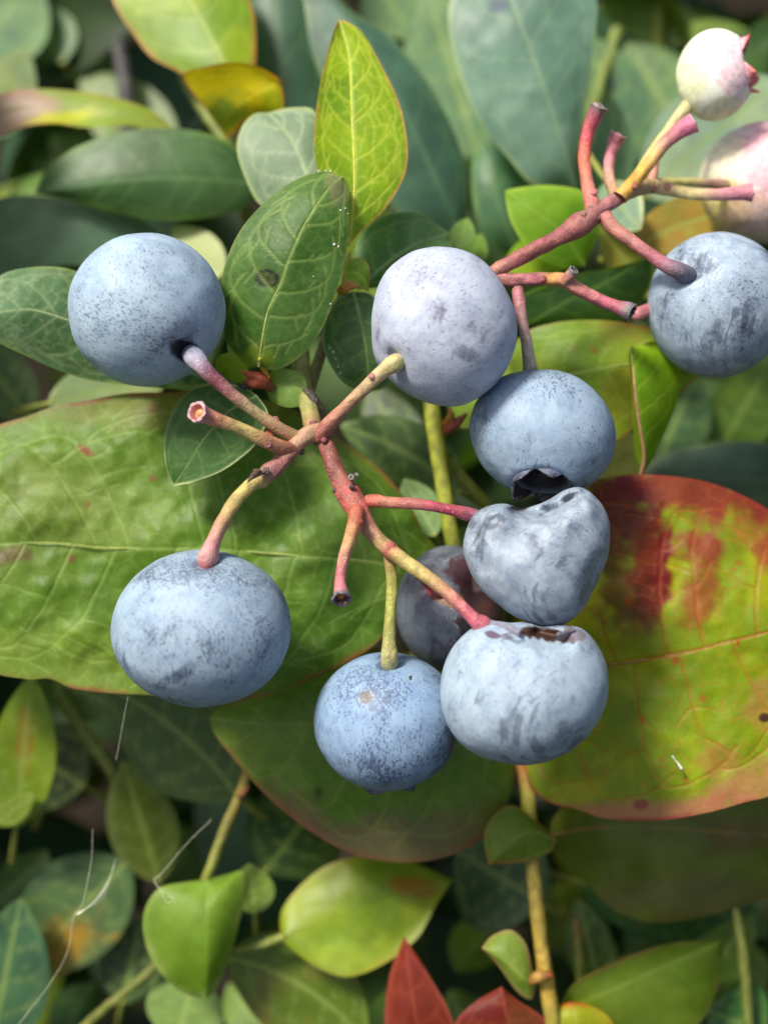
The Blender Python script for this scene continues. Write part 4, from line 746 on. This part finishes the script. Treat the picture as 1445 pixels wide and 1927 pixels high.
tube('stem', [(110, 1300, 30, 12, (100, 116, 40)), (160, 1380, 30, 13, (110, 124, 46)), (210, 1450, 31, 12, (100, 112, 40)), (250, 1560, 36, 11, (80, 92, 30))], shoot_e)
aleaf(shoot_e, (230, 1330), (100, 1280), 50, 32, 32, col=(90, 112, 54), seed=82)
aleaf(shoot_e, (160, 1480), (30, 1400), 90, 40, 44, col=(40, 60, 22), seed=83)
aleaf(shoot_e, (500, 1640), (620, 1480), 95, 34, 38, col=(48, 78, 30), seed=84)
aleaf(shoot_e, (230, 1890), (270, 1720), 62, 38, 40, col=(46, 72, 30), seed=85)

# -- shoot F: upper left
tube('stem', [(470, 420, 34, 12, (120, 130, 60)), (430, 280, 30, 12, (120, 136, 60)), (350, 150, 32, 11, (120, 130, 60)), (330, 20, 36, 11, (110, 120, 50))], shoot_f)
leaf(shoot_f, [(428, 262, 26), (425, 225, 23), (455, 190, 21), (500, 165, 20), (528, 150, 21)], [(395, 215), (345, 142), (385, 126), (440, 117), (490, 127)], [(440, 250), (470, 222), (530, 212), (534, 180)], dl=-1.5, dr=1, col=(204, 190, 10), col2=(214, 196, 14), vein=(190, 190, 60), va=.2, nsec=4, tert=0, ta=0, step=5, seed=90, edge=((190, 96, 40), 6, .8), blobs=[(425, 225, 60, 60, 0, (120, 150, 50), .9), (520, 195, 40, 40, 0, (150, 168, 20), .7)], label='curled yellow leaf at upper left')
leaf(shoot_f, [(440, 190, 26), (425, 130, 26), (385, 50, 27), (340, -30, 28), (290, -150, 30)], [(390, 165), (335, 135), (285, 108), (248, 60), (212, 0), (200, -90)], [(475, 150), (482, 80), (474, 10), (430, -90)], dl=1, dr=1.5, col=(112, 148, 20), col2=(140, 164, 24), vein=(170, 186, 80), va=.5, nsec=5, tert=0, ta=0, step=6, seed=91, edge=((186, 110, 60), 7, .8), label='yellow-green leaf cut off by the top edge')
leaf(shoot_f, [(495, 345, 29), (400, 337, 27), (300, 335, 26), (180, 345, 26), (65, 365, 27)], [(470, 300), (420, 262), (350, 244), (270, 242), (200, 256), (130, 285), (85, 325)], [(470, 385), (400, 408), (300, 414), (200, 395), (110, 372)], dl=1.5, dr=1.5, col=(58, 92, 44), col2=(72, 106, 60), vein=(104, 138, 84), va=.5, nsec=6, tert=0, ta=0, step=6, seed=92, edge=((120, 156, 60), 6, .7), label='long dark green leaf with a pale rib above the upper left berry')
leaf(shoot_f, [(330, 245, 30), (240, 222, 29), (150, 205, 29), (60, 205, 29), (-60, 215, 30)], [(280, 205), (200, 180), (130, 170), (60, 168), (0, 178)], [(300, 250), (240, 236), (160, 240), (100, 232), (40, 240), (0, 255)], dl=1, dr=-1, col=(130, 156, 50), col2=(150, 160, 60), vein=(160, 170, 80), va=.2, nsec=0, tert=0, ta=0, step=6, seed=93, edge=((180, 120, 80), 5, .5), blobs=[(20, 205, 110, 50, 0, (166, 132, 116), .9), (120, 222, 70, 14, -10, (186, 190, 20), .8)], label='folded leaf with a dusky pink end at the left edge')
leaf(shoot_f, [(330, 480, 32), (200, 420, 30), (100, 430, 30), (-60, 470, 32)], [(290, 430), (200, 385), (110, 372), (40, 368), (-10, 380)], [(280, 520), (150, 500), (50, 510), (-10, 530)], dl=1, dr=1, col=(84, 116, 84), col2=(102, 134, 104), vein=(130, 156, 120), va=.25, nsec=5, tert=0, ta=0, step=7, seed=94, label='blurred grey-teal leaf above the left edge berry')
aleaf(shoot_f, (420, 520), (325, 425), 42, 28, 30, col=(150, 168, 110), seed=95, label='pale blurred leaf tip right of the upper left berry')
leaf(shoot_f, [(600, 420, 36), (560, 280, 34), (530, 120, 34), (510, -80, 36)], [(520, 400), (470, 260), (465, 100), (480, -40)], [(640, 380), (625, 220), (600, 80), (570, -60)], dl=1, dr=1, col=(50, 86, 60), col2=(58, 96, 72), vein=(96, 130, 84), va=.45, nsec=4, tert=0, ta=0, step=8, seed=96, label='dark blurred leaf behind the yellow curled leaf')
aleaf(shoot_f, (90, 760), (330, 700), 55, 26, 28, col=(136, 158, 112), seed=97, label='pale blurred leaf under the upper left berry')
aleaf(shoot_f, (60, 790), (-60, 640), 60, 34, 36, col=(70, 100, 60), seed=98)
aleaf(shoot_f, (-30, 260), (50, 90), 60, 50, 46, col=(150, 172, 130), seed=99)
aleaf(shoot_f, (-40, 120), (60, -60), 90, 60, 60, col=(100, 140, 100), seed=100)
aleaf(shoot_f, (330, 300), (150, 140), 70, 60, 64, col=(80, 110, 40), seed=101)
tube('stem', [(250, 380, 60, 16, (40, 44, 50)), (240, 200, 58, 16, (44, 48, 56)), (225, 90, 60, 14, (50, 54, 60))], shoot_f, label='dark blurred twig at upper left')

# -- shoot G: top
tube('stem', [(1010, 520, 44, 12, (110, 130, 50)), (1050, 400, 40, 12, (112, 134, 52)), (1100, 250, 44, 12, (110, 130, 50)), (1160, 60, 52, 12, (110, 130, 50))], shoot_g)
leaf(shoot_g, [(1082, 350, 28), (1062, 285, 26), (1035, 200, 25), (1000, 100, 25), (962, 5, 26), (930, -90, 29)], [(1005, 348), (958, 300), (908, 238), (870, 160), (850, 90), (844, 15), (870, -50)], [(1090, 270), (1108, 160), (1120, 60), (1118, -10), (1050, -80)], dl=1.5, dr=1.5, col=(92, 128, 110), col2=(112, 146, 126), vein=(140, 166, 124), va=.45, nsec=7, tert=0, ta=0, step=6, seed=110, pucker=.6, edge=((160, 180, 110), 6, .7), blobs=[(938, 10, 18, 14, 0, (80, 96, 116), .9, .7)], label='tall blue-green leaf at the top, right of the yellow-green leaf')
leaf(shoot_g, [(870, 450, 34), (835, 370, 32), (775, 240, 31), (700, 100, 31), (600, -60, 33)], [(770, 420), (680, 300), (620, 180), (585, 90), (570, 0), (540, -60)], [(880, 380), (872, 300), (846, 230), (795, 140), (735, 70), (650, 10), (620, -40)], dl=1, dr=1.5, col=(58, 92, 74), col2=(72, 108, 90), vein=(100, 136, 96), va=.4, nsec=6, tert=0, ta=0, step=7, seed=111, edge=((140, 160, 96), 7, .6), label='wide dark teal leaf behind the upright yellow-green leaf')
leaf(shoot_g, [(985, 490, 34), (950, 420, 32), (925, 340, 32), (905, 270, 34)], [(920, 460), (892, 390), (888, 310)], [(1005, 420), (990, 340), (950, 280)], dl=1, dr=1, col=(66, 106, 70), col2=(78, 118, 86), vein=(120, 150, 96), va=.4, nsec=4, tert=0, ta=0, step=7, seed=112, edge=((130, 166, 90), 6, .7))
aleaf(shoot_g, (1155, 390), (1150, 180), 40, 36, 34, col=(96, 136, 104), seed=113)
aleaf(shoot_g, (1215, 370), (1480, 150), 95, 36, 34, col=(136, 164, 140), seed=114, bend=10, label='pale blue-green leaf behind the pink berries')
aleaf(shoot_g, (1190, 310), (1100, 60), 70, 48, 50, col=(72, 110, 80), seed=115)
aleaf(shoot_g, (900, 300), (800, -30), 90, 48, 52, col=(84, 124, 80), seed=116)
aleaf(shoot_g, (860, 200), (900, 60), 55, 54, 54, col=(110, 140, 40), seed=117)
aleaf(shoot_g, (1280, 250), (1180, 80), 80, 56, 60, col=(70, 108, 64), seed=118)
aleaf(shoot_g, (1330, 60), (1120, 10), 46, 60, 64, col=(96, 130, 36), seed=119)
aleaf(shoot_g, (1445, 160), (1300, 40), 55, 58, 58, col=(110, 140, 60), seed=120)
aleaf(shoot_g, (860, 470), (880, 410), 24, 18, 20, col=(110, 150, 70), seed=121)
aleaf(shoot_g, (880, 500), (905, 440), 26, 22, 24, col=(100, 140, 40), seed=122)
tube('stem', [(1240, 120, 62, 12, (130, 146, 50)), (1238, 40, 60, 12, (130, 146, 50)), (1245, -40, 62, 12, (130, 146, 50))], shoot_g)
aleaf(shoot_g, (700, -40), (780, 70), 60, 60, 60, col=(104, 140, 96), seed=123)

# -- shoot H: right
tube('stem', [(1330, 1000, 46, 12, (90, 100, 40)), (1310, 860, 44, 12, (80, 92, 36)), (1290, 700, 44, 12, (70, 84, 30))], shoot_h)
leaf(shoot_h, [(1190, 930, 28), (1290, 900, 28), (1400, 900, 28), (1540, 920, 30)], [(1230, 865), (1310, 838), (1390, 830), (1460, 842)], [(1230, 990), (1330, 1010), (1440, 1010)], dl=1, dr=1, col=(72, 100, 84), col2=(84, 112, 96), vein=(110, 134, 110), va=.3, nsec=5, tert=0, ta=0, step=7, seed=130, edge=((130, 150, 80), 6, .6), label='dull teal leaf above the big red-blotched leaf')
aleaf(shoot_h, (1080, 900), (1235, 820), 50, 24, 22, col=(190, 200, 120), seed=131, bend=-8, label='pale lit leaf behind the star-crowned berry')
aleaf(shoot_h, (1350, 850), (1450, 680), 60, 40, 40, col=(90, 124, 36), seed=132, wr=70)
aleaf(shoot_h, (1240, 870), (1310, 700), 66, 34, 38, col=(76, 110, 70), seed=133)
aleaf(shoot_h, (1230, 800), (1190, 600), 60, 40, 46, col=(60, 92, 44), seed=134)

# -- shoot I: red young leaves at the bottom
tube('stem', [(880, 2040, 24, 12, (140, 130, 50)), (905, 1960, 22, 11, (150, 130, 50)), (930, 1900, 22, 9, (160, 130, 60))], shoot_i)
leaf(shoot_i, [(800, 2010, 22), (785, 1930, 20), (772, 1850, 19.5), (760, 1762, 20)], [(735, 1980), (725, 1900), (735, 1830)], [(860, 1980), (845, 1905), (800, 1825)], dl=1.5, dr=-.5, col=(112, 24, 22), col2=(120, 44, 28), vein=(190, 90, 60), va=.3, nsec=4, tert=0, ta=0, step=6, seed=140, edge=((190, 96, 80), 6, .6), label='pointed red leaf at the bottom edge')
leaf(shoot_i, [(980, 2010, 18), (965, 1950, 16), (950, 1900, 15.5), (944, 1857, 16)], [(880, 1990), (855, 1930), (895, 1885)], [(1080, 1990), (1020, 1915), (970, 1880)], dl=1.2, dr=1.2, col=(112, 34, 26), col2=(118, 62, 30), vein=(176, 96, 60), va=.35, nsec=4, tert=0, ta=0, step=5, seed=141, edge=((206, 90, 80), 6, .8), label='red-brown leaf tip at the bottom centre')
leaf(shoot_i, [(1090, 2010, 17), (1085, 1960, 16), (1080, 1915, 16), (1072, 1886, 17)], [(1030, 1980), (1025, 1915), (1048, 1893)], [(1160, 1980), (1150, 1920), (1105, 1890)], dl=1.2, dr=1.2, col=(150, 160, 30), col2=(170, 150, 30), vein=(180, 170, 60), va=.3, nsec=3, tert=0, ta=0, step=5, seed=142, edge=((206, 70, 50), 10, .85), label='yellow leaf with a red rim at the bottom edge')

# more blurred leaves of the lower and upper shoots, further back
GREENS = [(86, 120, 52), (70, 108, 60), (104, 134, 44), (78, 112, 76), (96, 128, 60)]
for k, (sh, bx, by, tx, ty, w, dd) in enumerate([(shoot_e, 90, 1500, 150, 1360, 44, 42), (shoot_e, -10, 1700, 90, 1600, 46, 44), (shoot_e, 560, 1640, 500, 1540, 44, 44), (shoot_e, 200, 1760, 140, 1660, 46, 48), (shoot_e, 520, 1960, 430, 1850, 50, 40), (shoot_e, 700, 1990, 740, 1860, 46, 40), (shoot_e, 120, 1960, 180, 1850, 48, 42),
        (shoot_d, 930, 1740, 860, 1830, 50, 42), (shoot_d, 1180, 1800, 1290, 1720, 48, 44), (shoot_d, 1440, 1860, 1350, 1790, 46, 42), (shoot_d, 900, 1960, 850, 1860, 48, 44), (shoot_d, 1180, 1990, 1240, 1890, 50, 40), (shoot_d, 1090, 1760, 1150, 1850, 40, 44),
        (shoot_f, 120, 120, 40, 20, 60, 62), (shoot_f, 280, 330, 200, 240, 56, 58), (shoot_f, 20, 420, 120, 320, 50, 50), (shoot_g, 960, 90, 880, -10, 60, 60), (shoot_g, 1340, 130, 1250, 20, 60, 66), (shoot_h, 1280, 800, 1360, 720, 44, 46), (shoot_c, 740, 830, 690, 760, 44, 40)]):
    aleaf(sh, (bx, by), (tx, ty), w, dd, dd+3, bend=6-12*(k % 2), col=GREENS[k % 5], seed=200+k, cup=1.0, tilt=(-1.5, 1.5)[k % 2])

# ------------------------------------------------------------------ deep foliage behind, one mass, and unseen leaves added beside to shade it
def foliage(name, count, box, label, seed, lmin=14, lmax=30, cols=((62, 92, 40), (84, 116, 50), (70, 104, 76), (112, 136, 40), (46, 74, 34)), keep=None):
    rs = np.random.default_rng(seed); Vs = []; Cs = []; Fs = []; base = 0
    nv, nu = 9, 5; t = np.linspace(0, 1, nv); u = np.linspace(-1, 1, nu); F0 = grid_faces(nv, nu)
    pr = profile(t, .45, .75)
    for _ in range(count):
        for _t in range(50):
            x, y, d = (rs.uniform(*b) for b in box)
            if keep is None or keep(x, y, d): break
        c = PN(x, y, d)
        ln = rs.uniform(lmin, lmax)*1e-3; w = ln*rs.uniform(.2, .32)
        di = rs.normal(size=3); di[2] = abs(di[2])*.6; di /= np.linalg.norm(di)
        up = np.array([-.35, 0, 1.])+rs.normal(size=3)*.45; sd = np.cross(di, up); sd /= np.linalg.norm(sd); nn = np.cross(sd, di)
        crv = rs.uniform(-.25, .1); fold = rs.uniform(.05, .35)
        g = c + di*(t[:, None, None]-.5)*ln + sd*(u[None, :, None]*pr[:, None, None]*w) + nn*((4*t*(1-t))[:, None, None]*-crv*ln + (np.abs(u)[None, :, None]*pr[:, None, None]*w*fold))
        Vs.append(g.reshape(-1, 3)); cc = lin(cols[rs.integers(len(cols))])*rs.uniform(.45, 1.0)  # leaf colours scaled down to deepen the shade inside the bush
        k = np.repeat(cc[None], nv*nu, 0); k.reshape(nv, nu, 3)[:, nu//2] *= 1.35
        Cs.append(k); Fs.append(F0+base); base += nv*nu
    o = new_mesh(name, np.concatenate(Vs), np.concatenate(Fs), M_FAR, None, np.concatenate(Cs), {'vein': np.zeros(base)}, origin=P(722, 963, 100))
    tag(o, label, 'foliage', kind='stuff'); return o
foliage('background_foliage', 2600, ((-900, 2400), (-700, 3000), (48, 240)), 'dense blurred blueberry leaves deep in the bush', 3, keep=lambda x, y, d: d > 62 or not (-60 < x < 1500 and -60 < y < 1990))

foliage('shading_foliage', 1100, ((-1500, 3000), (-200, 3300), (9, 60)), 'added unseen leaves outside the view that shade the deep bush', 5, keep=lambda x, y, d: (x < -170-5*d and y > -100) or x > 1640 or y > 2160)  # unseen leaves added to keep sun off the deep background
# ------------------------------------------------------------------ berries
TINT = np.array([.97, 1.0, 1.0])
B = lambda n, bl, b2, sk, sd, dim=.86, **k: berry_material(n, tuple(lin(bl)*dim*TINT), tuple(lin(b2)*dim*TINT), tuple(lin(sk)), sd, **k)
SK = (44, 50, 74)
m1 = B('bloom_sky', (172, 192, 210), (150, 172, 194), SK, 1, speck=.45, patch=.15, streak=.1)
m2 = B('bloom_lilac', (196, 202, 219), (174, 182, 204), (74, 66, 92), 2, speck=.3, patch=.25, streak=.15)
m3 = B('bloom_steel', (160, 180, 201), (138, 160, 184), SK, 3, speck=.6, patch=.3, streak=.2)
m4 = B('bloom_white', (174, 190, 207), (142, 160, 182), (40, 48, 70), 4, speck=.5, patch=.35, streak=.45)
m5 = B('bloom_rubbed', (168, 180, 194), (134, 148, 168), (46, 52, 72), 5, speck=.7, patch=.1, streak=.75)
m6 = B('bloom_pitted', (164, 184, 203), (142, 164, 188), (52, 60, 84), 6, speck=.9, patch=.25, streak=.3)
m7 = B('bloom_blue', (148, 174, 203), (128, 154, 188), (48, 60, 92), 7, speck=1.2, patch=.3, streak=.4)
m8 = B('bloom_pale', (172, 190, 207), (152, 170, 190), (60, 68, 86), 8, speck=.5, patch=.2, streak=.8)
m9 = B('bloom_dusky', (110, 116, 128), (88, 92, 108), (36, 32, 44), 9, speck=.8, patch=.9, streak=.5)
m10 = B('unripe_white', (244, 246, 226), (246, 238, 230), (236, 206, 210), 10, dim=1., speck=0, patch=.1, streak=0, sss=.35)
m11 = B('unripe_pink', (246, 228, 222), (238, 206, 208), (214, 170, 178), 11, dim=1., speck=0, patch=.2, streak=0, sss=.35)

berry(277, 584, 0, 147, 143, (-.6, .55, -.55), m1, 'smooth blue berry at upper left with a dark ring round its stem', marks=[(240, 655, 55, 30, 10, .55), (195, 525, 14, 60, 25, .45), (360, 670, 34, 28, 0, .9), (372, 600, 12, 14, 0, .6), (180, 600, 30, 50, 0, .25)], pits=[(250, 620, 90, 70, .8)], owns=[(357, 667, 25, 23, 0, (20, 22, 32), 1, .35)], seed=1, stem_dip=.12)
berry(836, 615, 0, 137, 149, (.70, .49, -.5), m2, 'pale lilac-blue egg-shaped berry in the centre with a purple bruise', marks=[(873, 680, 30, 20, 20, 1.15), (890, 650, 50, 26, -50, .7), (940, 700, 34, 16, -30, .45), (875, 548, 22, 10, 0, .5), (770, 668, 26, 16, -20, .5), (945, 625, 14, 26, 0, .5), (910, 692, 10, 9, 0, .7), (740, 500, 30, 10, -30, .4)], seed=2,
      outline=[(836, 467), (890, 480), (935, 520), (962, 565), (972, 615), (965, 670), (940, 715), (900, 750), (860, 764), (820, 761), (775, 745), (735, 715), (708, 680), (699, 630), (703, 570), (725, 515), (775, 475)])
berry(1020, 816, 3.6, 139, 121, (-.06, -.87, .44), m3, 'round blue berry with a black star-shaped crown facing down', marks=[(1010, 880, 70, 20, 0, .6), (985, 835, 14, 26, 0, .5), (905, 790, 20, 40, 0, .5), (1100, 874, 18, 13, -20, .7), (1005, 810, 20, 16, 40, .5), (1060, 900, 50, 16, -10, .5)], pits=[(1040, 720, 80, 40, .7), (900, 800, 60, 60, .5)], calyx=(.20, 5, .10), cal_r=.50, psi=.3, seed=3,
      outline=[(1020, 697), (1075, 706), (1120, 740), (1150, 785), (1158, 830), (1148, 870), (1120, 905), (1085, 927), (1020, 936), (960, 922), (925, 897), (895, 855), (881, 805), (895, 755), (930, 715), (975, 700)])
berry(1348, 575, 8, 130, 136, (.5, -.35, -.75), m4, 'blue berry with dark scuffs cut by the right edge', marks=[(1340, 640, 80, 34, -20, .8), (1360, 605, 30, 14, -40, .8), (1285, 640, 40, 50, 20, .5), (1435, 490, 24, 30, 0, .9), (1292, 512, 40, 30, 20, 1.0), (1330, 690, 90, 20, 0, .5), (1235, 620, 20, 60, 0, .5)], seed=4, stem_dip=.12)
berry(1008, 1050, -2.6, 135, 128, (.6, -.5, -.6), m5, 'shrivelled heart-shaped berry with a folded top', rz=112, stem_dip=.02, seed=5, nth=140, nph=180,
      outline=[(890, 966), (912, 953), (935, 947), (962, 949), (982, 958), (1000, 955), (1019, 948), (1039, 938), (1064, 921), (1087, 915), (1109, 925), (1131, 950), (1144, 980), (1146, 1014), (1143, 1047), (1131, 1079), (1114, 1114), (1094, 1149), (1069, 1171), (1039, 1181), (1009, 1179), (980, 1166), (940, 1139), (915, 1119), (895, 1094), (880, 1067), (870, 1034), (877, 995)],
      dents=[(970, 955, 15, 40, 1030, 966), (1025, 966, 13, 30, 1070, 940), (1065, 943, 9, 18, 1092, 928), (960, 1010, 30, 14, 990, 960), (890, 1010, 12, 12, 905, 1070), (1095, 1105, 16, 8, 1120, 1050), (900, 985, 14, 8), (1085, 925, 16, -10, 1100, 960), (935, 975, 22, -12)],
      marks=[(1010, 1130, 60, 40, 20, .7), (1050, 1060, 60, 40, 60, .5), (1030, 1160, 60, 18, 0, .9), (900, 1010, 20, 60, 0, .6), (1100, 1110, 22, 50, 25, .7), (975, 958, 22, 8, 0, 1.1), (885, 985, 10, 12, 0, 1.2), (1060, 940, 40, 8, -35, .8)], owns=[(1040, 956, 34, 3.5, -28, (60, 66, 84), .45, .6), (1078, 934, 16, 2.2, -35, (60, 66, 84), .4, .6), (975, 956, 20, 5, 0, (40, 36, 36), .9, .6)])  # dark marks and strokes along the fold paint its crease shade
berry(380, 1183, -2, 168, 149, (-.07, -.87, -.45), m6, 'largest blue berry at lower left, finely pitted with a diagonal smudge', marks=[(355, 1258, 56, 15, -28, 1.1), (480, 1145, 40, 22, 20, .5), (280, 1110, 40, 16, -35, .5), (250, 1240, 26, 44, -20, .5), (500, 1160, 26, 5, -40, .9), (330, 1310, 60, 10, 8, .9), (450, 1285, 36, 20, 0, .5)], pits=[(400, 1080, 130, 40, 1.0), (450, 1180, 110, 90, .9)], seed=6, stem_dip=.11)
berry(729, 1357, 2, 138, 130, (.03, -.88, -.40), m7, 'speckled dark-blue berry at lower centre with a small round scar', marks=[(645, 1420, 34, 16, 25, .6), (700, 1415, 24, 24, 0, .5), (850, 1390, 16, 50, 12, .8), (820, 1440, 20, 14, -40, .8), (830, 1340, 24, 50, 0, .5), (620, 1390, 20, 40, 0, .4)], pits=[(700, 1300, 140, 60, 1.0), (730, 1380, 130, 90, .7)], owns=[(690, 1298, 13, 12, 0, (118, 116, 112), .95, .25), (771, 1266, 4, 5, 0, (30, 50, 46), .9, .2)], calyx=(.12, 5, .35), cal_r=.46, seed=7, stem_dip=.10)
berry(987, 1308, -4.4, 158, 131, (.15, -.8, -.5), m8, 'pale blue berry with a torn brown hole in its top', outline=[(889, 1180), (863, 1201), (842, 1234), (830, 1280), (830, 1320), (842, 1365), (866, 1399), (903, 1423), (951, 1435), (1000, 1438), (1049, 1423), (1085, 1399), (1116, 1368), (1137, 1329), (1145, 1283), (1137, 1241), (1119, 1207), (1095, 1182), (1070, 1177), (1020, 1180), (960, 1172), (920, 1168)], rz=140,
      dents=[(985, 1190, 14, 26, 1055, 1198), (1010, 1192, 14, 30, 1040, 1196)], marks=[(985, 1300, 26, 50, -20, .8), (955, 1340, 30, 40, -20, .7), (1063, 1300, 7, 13, 0, .8), (1035, 1345, 30, 10, -10, .5), (1085, 1385, 24, 26, 0, .75), (910, 1330, 30, 40, 0, .4), (990, 1420, 90, 16, 0, .7), (1110, 1215, 34, 30, 30, .7), (870, 1240, 24, 40, 25, .5), (935, 1210, 5, 30, 15, .6), (1000, 1385, 10, 30, -25, .8)],
      owns=[(1022, 1191, 52, 12, 8, (62, 36, 26), 1.0, .8), (920, 1189, 15, 6, 8, (84, 50, 82), .85, .6), (948, 1192, 12, 5, 10, (100, 80, 110), .6, .9), (1075, 1190, 22, 12, 10, (120, 106, 116), .8, .6)], seed=8, nth=150, nph=200, stem_dip=.02)
berry(848, 1146, 9.5, 103, 119, (.5, -.3, -.7), m9, 'dusky damaged berry half hidden behind the shrivelled one', owns=[(900, 1110, 46, 70, 30, (58, 34, 34), .95, .8), (880, 1190, 24, 50, -10, (40, 30, 40), .9, .7), (815, 1105, 26, 16, 40, (150, 50, 66), .95, .5), (870, 1075, 40, 30, 20, (70, 34, 44), .9, .7), (900, 1090, 16, 22, 20, (170, 140, 140), .7, .6), (840, 1120, 30, 16, 20, (160, 120, 80), .7, .6), (930, 1150, 40, 40, 0, (70, 42, 36), .9, .6)], dents=[(890, 1120, 34, 22), (815, 1105, 14, 12)], marks=[(810, 1050, 60, 30, -20, .5), (840, 1220, 60, 40, 0, .6), (790, 1120, 20, 60, 0, .3)], seed=9)
berry(1344, 142, 12, 71, 84, (.88, .18, .30), m10, 'small unripe white berry with a red-tipped crown', calyx=(.36, 5, .10), cal_r=.66, psi=.9, cal_col=((228, 190, 196), (210, 70, 78), (190, 110, 104)), seed=10, group='unripe pale berries', stem_dip=.04,
      owns=[(1285, 150, 34, 80, 0, (240, 246, 190), .7, .5), (1372, 140, 46, 60, 0, (252, 214, 224), .8, .7), (1360, 215, 50, 20, 0, (226, 236, 190), .7, .5)])
berry(1438, 345, 19, 122, 113, (.8, .2, -.4), m11, 'large unripe pale pink berry cut by the right edge', seed=11, group='unripe pale berries', stem_dip=.05, owns=[(1340, 310, 46, 90, 0, (250, 246, 206), .7, .7), (1345, 410, 50, 50, 0, (232, 210, 110), .8, .7), (1425, 320, 60, 90, 0, (250, 190, 200), .8, .9), (1400, 420, 60, 40, 0, (240, 200, 180), .7, .7)])

# torn skin flaps at the hole of the split berry
split = [o for o in bpy.data.objects if o.get('label', '').startswith('pale blue berry with a torn')][0]
def flap(pts, colr):
    a = catmull([(p[0], p[1], p[2]) for p in pts], 12); V = []
    for i, (x, y, d) in enumerate(a):
        k = 7+5*vnoise(np.array([i*.9]), np.array([x*.1]), 3)[0]
        V += [PN(x, y+6, d+.5), PN(x, y-k*.4, d-.1), PN(x+2, y-k, d+.5)]
    V = np.array(V); Q_ = np.array(split.matrix_world.inverted())
    V = np.c_[V, np.ones(len(V))] @ Q_.T
    o = new_mesh('torn_skin', V[:, :3], grid_faces(12, 3), M_STALK, None, np.repeat(lin(colr)[None], len(V), 0), origin=(0, 0, 0)); o.parent = split
flap([(915, 1176, -5.4), (940, 1180, -6.6), (960, 1186, -7.6), (976, 1194, -8.0)], (120, 122, 140)); flap([(1045, 1200, -8.2), (1060, 1197, -7.6), (1080, 1190, -6.6)], (104, 98, 108))

# ------------------------------------------------------------------ spider silk and a fleck on the red leaf
silk = tube('spider_thread', [(175, 1560, 10.5, 0.072, (240, 240, 220)), (173, 1615, 11, 0.300, (240, 240, 220)), (164, 1665, 11, 0.330, (240, 240, 220)), (154, 1705, 11, 0.270, (240, 240, 220)), (140, 1722, 11, 0.330, (240, 240, 220)), (128, 1790, 11, 0.270, (240, 240, 220)), (95, 1850, 11, 0.300, (240, 240, 220)), (30, 1935, 11, 0.360, (240, 240, 220)), (-20, 2000, 12, 0.300, (240, 240, 220))], None, sides=6, n=70, mat=M_SILK)
tag(silk, 'long pale spider thread running down to the lower left corner', 'spider thread')
for k in range(7):
    tube('silk_tuft', [(142+k, 1721, 11, 0.150, (240, 240, 220)), (166+2*k, 1708-2*k, 11.5, 0.240, (240, 240, 220)), (186+3*k, 1700-7*k, 12.5, 0.240, (240, 240, 220)), (200+3*k, 1690-12*k, 14, 0.120, (240, 240, 220))], silk, sides=5, n=10, mat=M_SILK)
s3 = tube('spider_thread', [(241, 1312, 7, 0.150, (240, 240, 220)), (232, 1360, 8, 0.192, (240, 240, 220)), (219, 1430, 9, 0.150, (240, 240, 220))], None, sides=6, n=20, mat=M_SILK)
tag(s3, 'faint short spider thread hanging under the edge of the very large leaf', 'spider thread')
s2 = tube('spider_thread', [(398, 1542, 13, 0.132, (240, 240, 220)), (350, 1590, 13, 0.108, (240, 240, 220)), (300, 1648, 12, 0.150, (240, 240, 220)), (290, 1655, 12, 0.480, (240, 240, 220)), (304, 1678, 12, 0.420, (240, 240, 220)), (315, 1699, 12, 0.300, (240, 240, 220)), (327, 1690, 12, 0.210, (240, 240, 220)), (318, 1684, 12, 0.210, (240, 240, 220)), (330, 1698, 12, 0.180, (240, 240, 220))], None, sides=6, n=70, mat=M_SILK)
tag(s2, 'short kinked spider thread above the bright hanging leaf', 'spider thread')
fl = tube('white_fleck', [(1264, 1422, 7.4, 1.8, (235, 235, 230)), (1269, 1429, 7.3, 1.0, (180, 180, 170)), (1276, 1438, 7.2, 1.4, (200, 200, 190)), (1281, 1446, 7.2, 3.2, (240, 240, 236))], None, sides=7, mat=M_SILK, rough=.4)
tag(fl, 'tiny white fleck lying on the big red-blotched leaf', 'fleck')
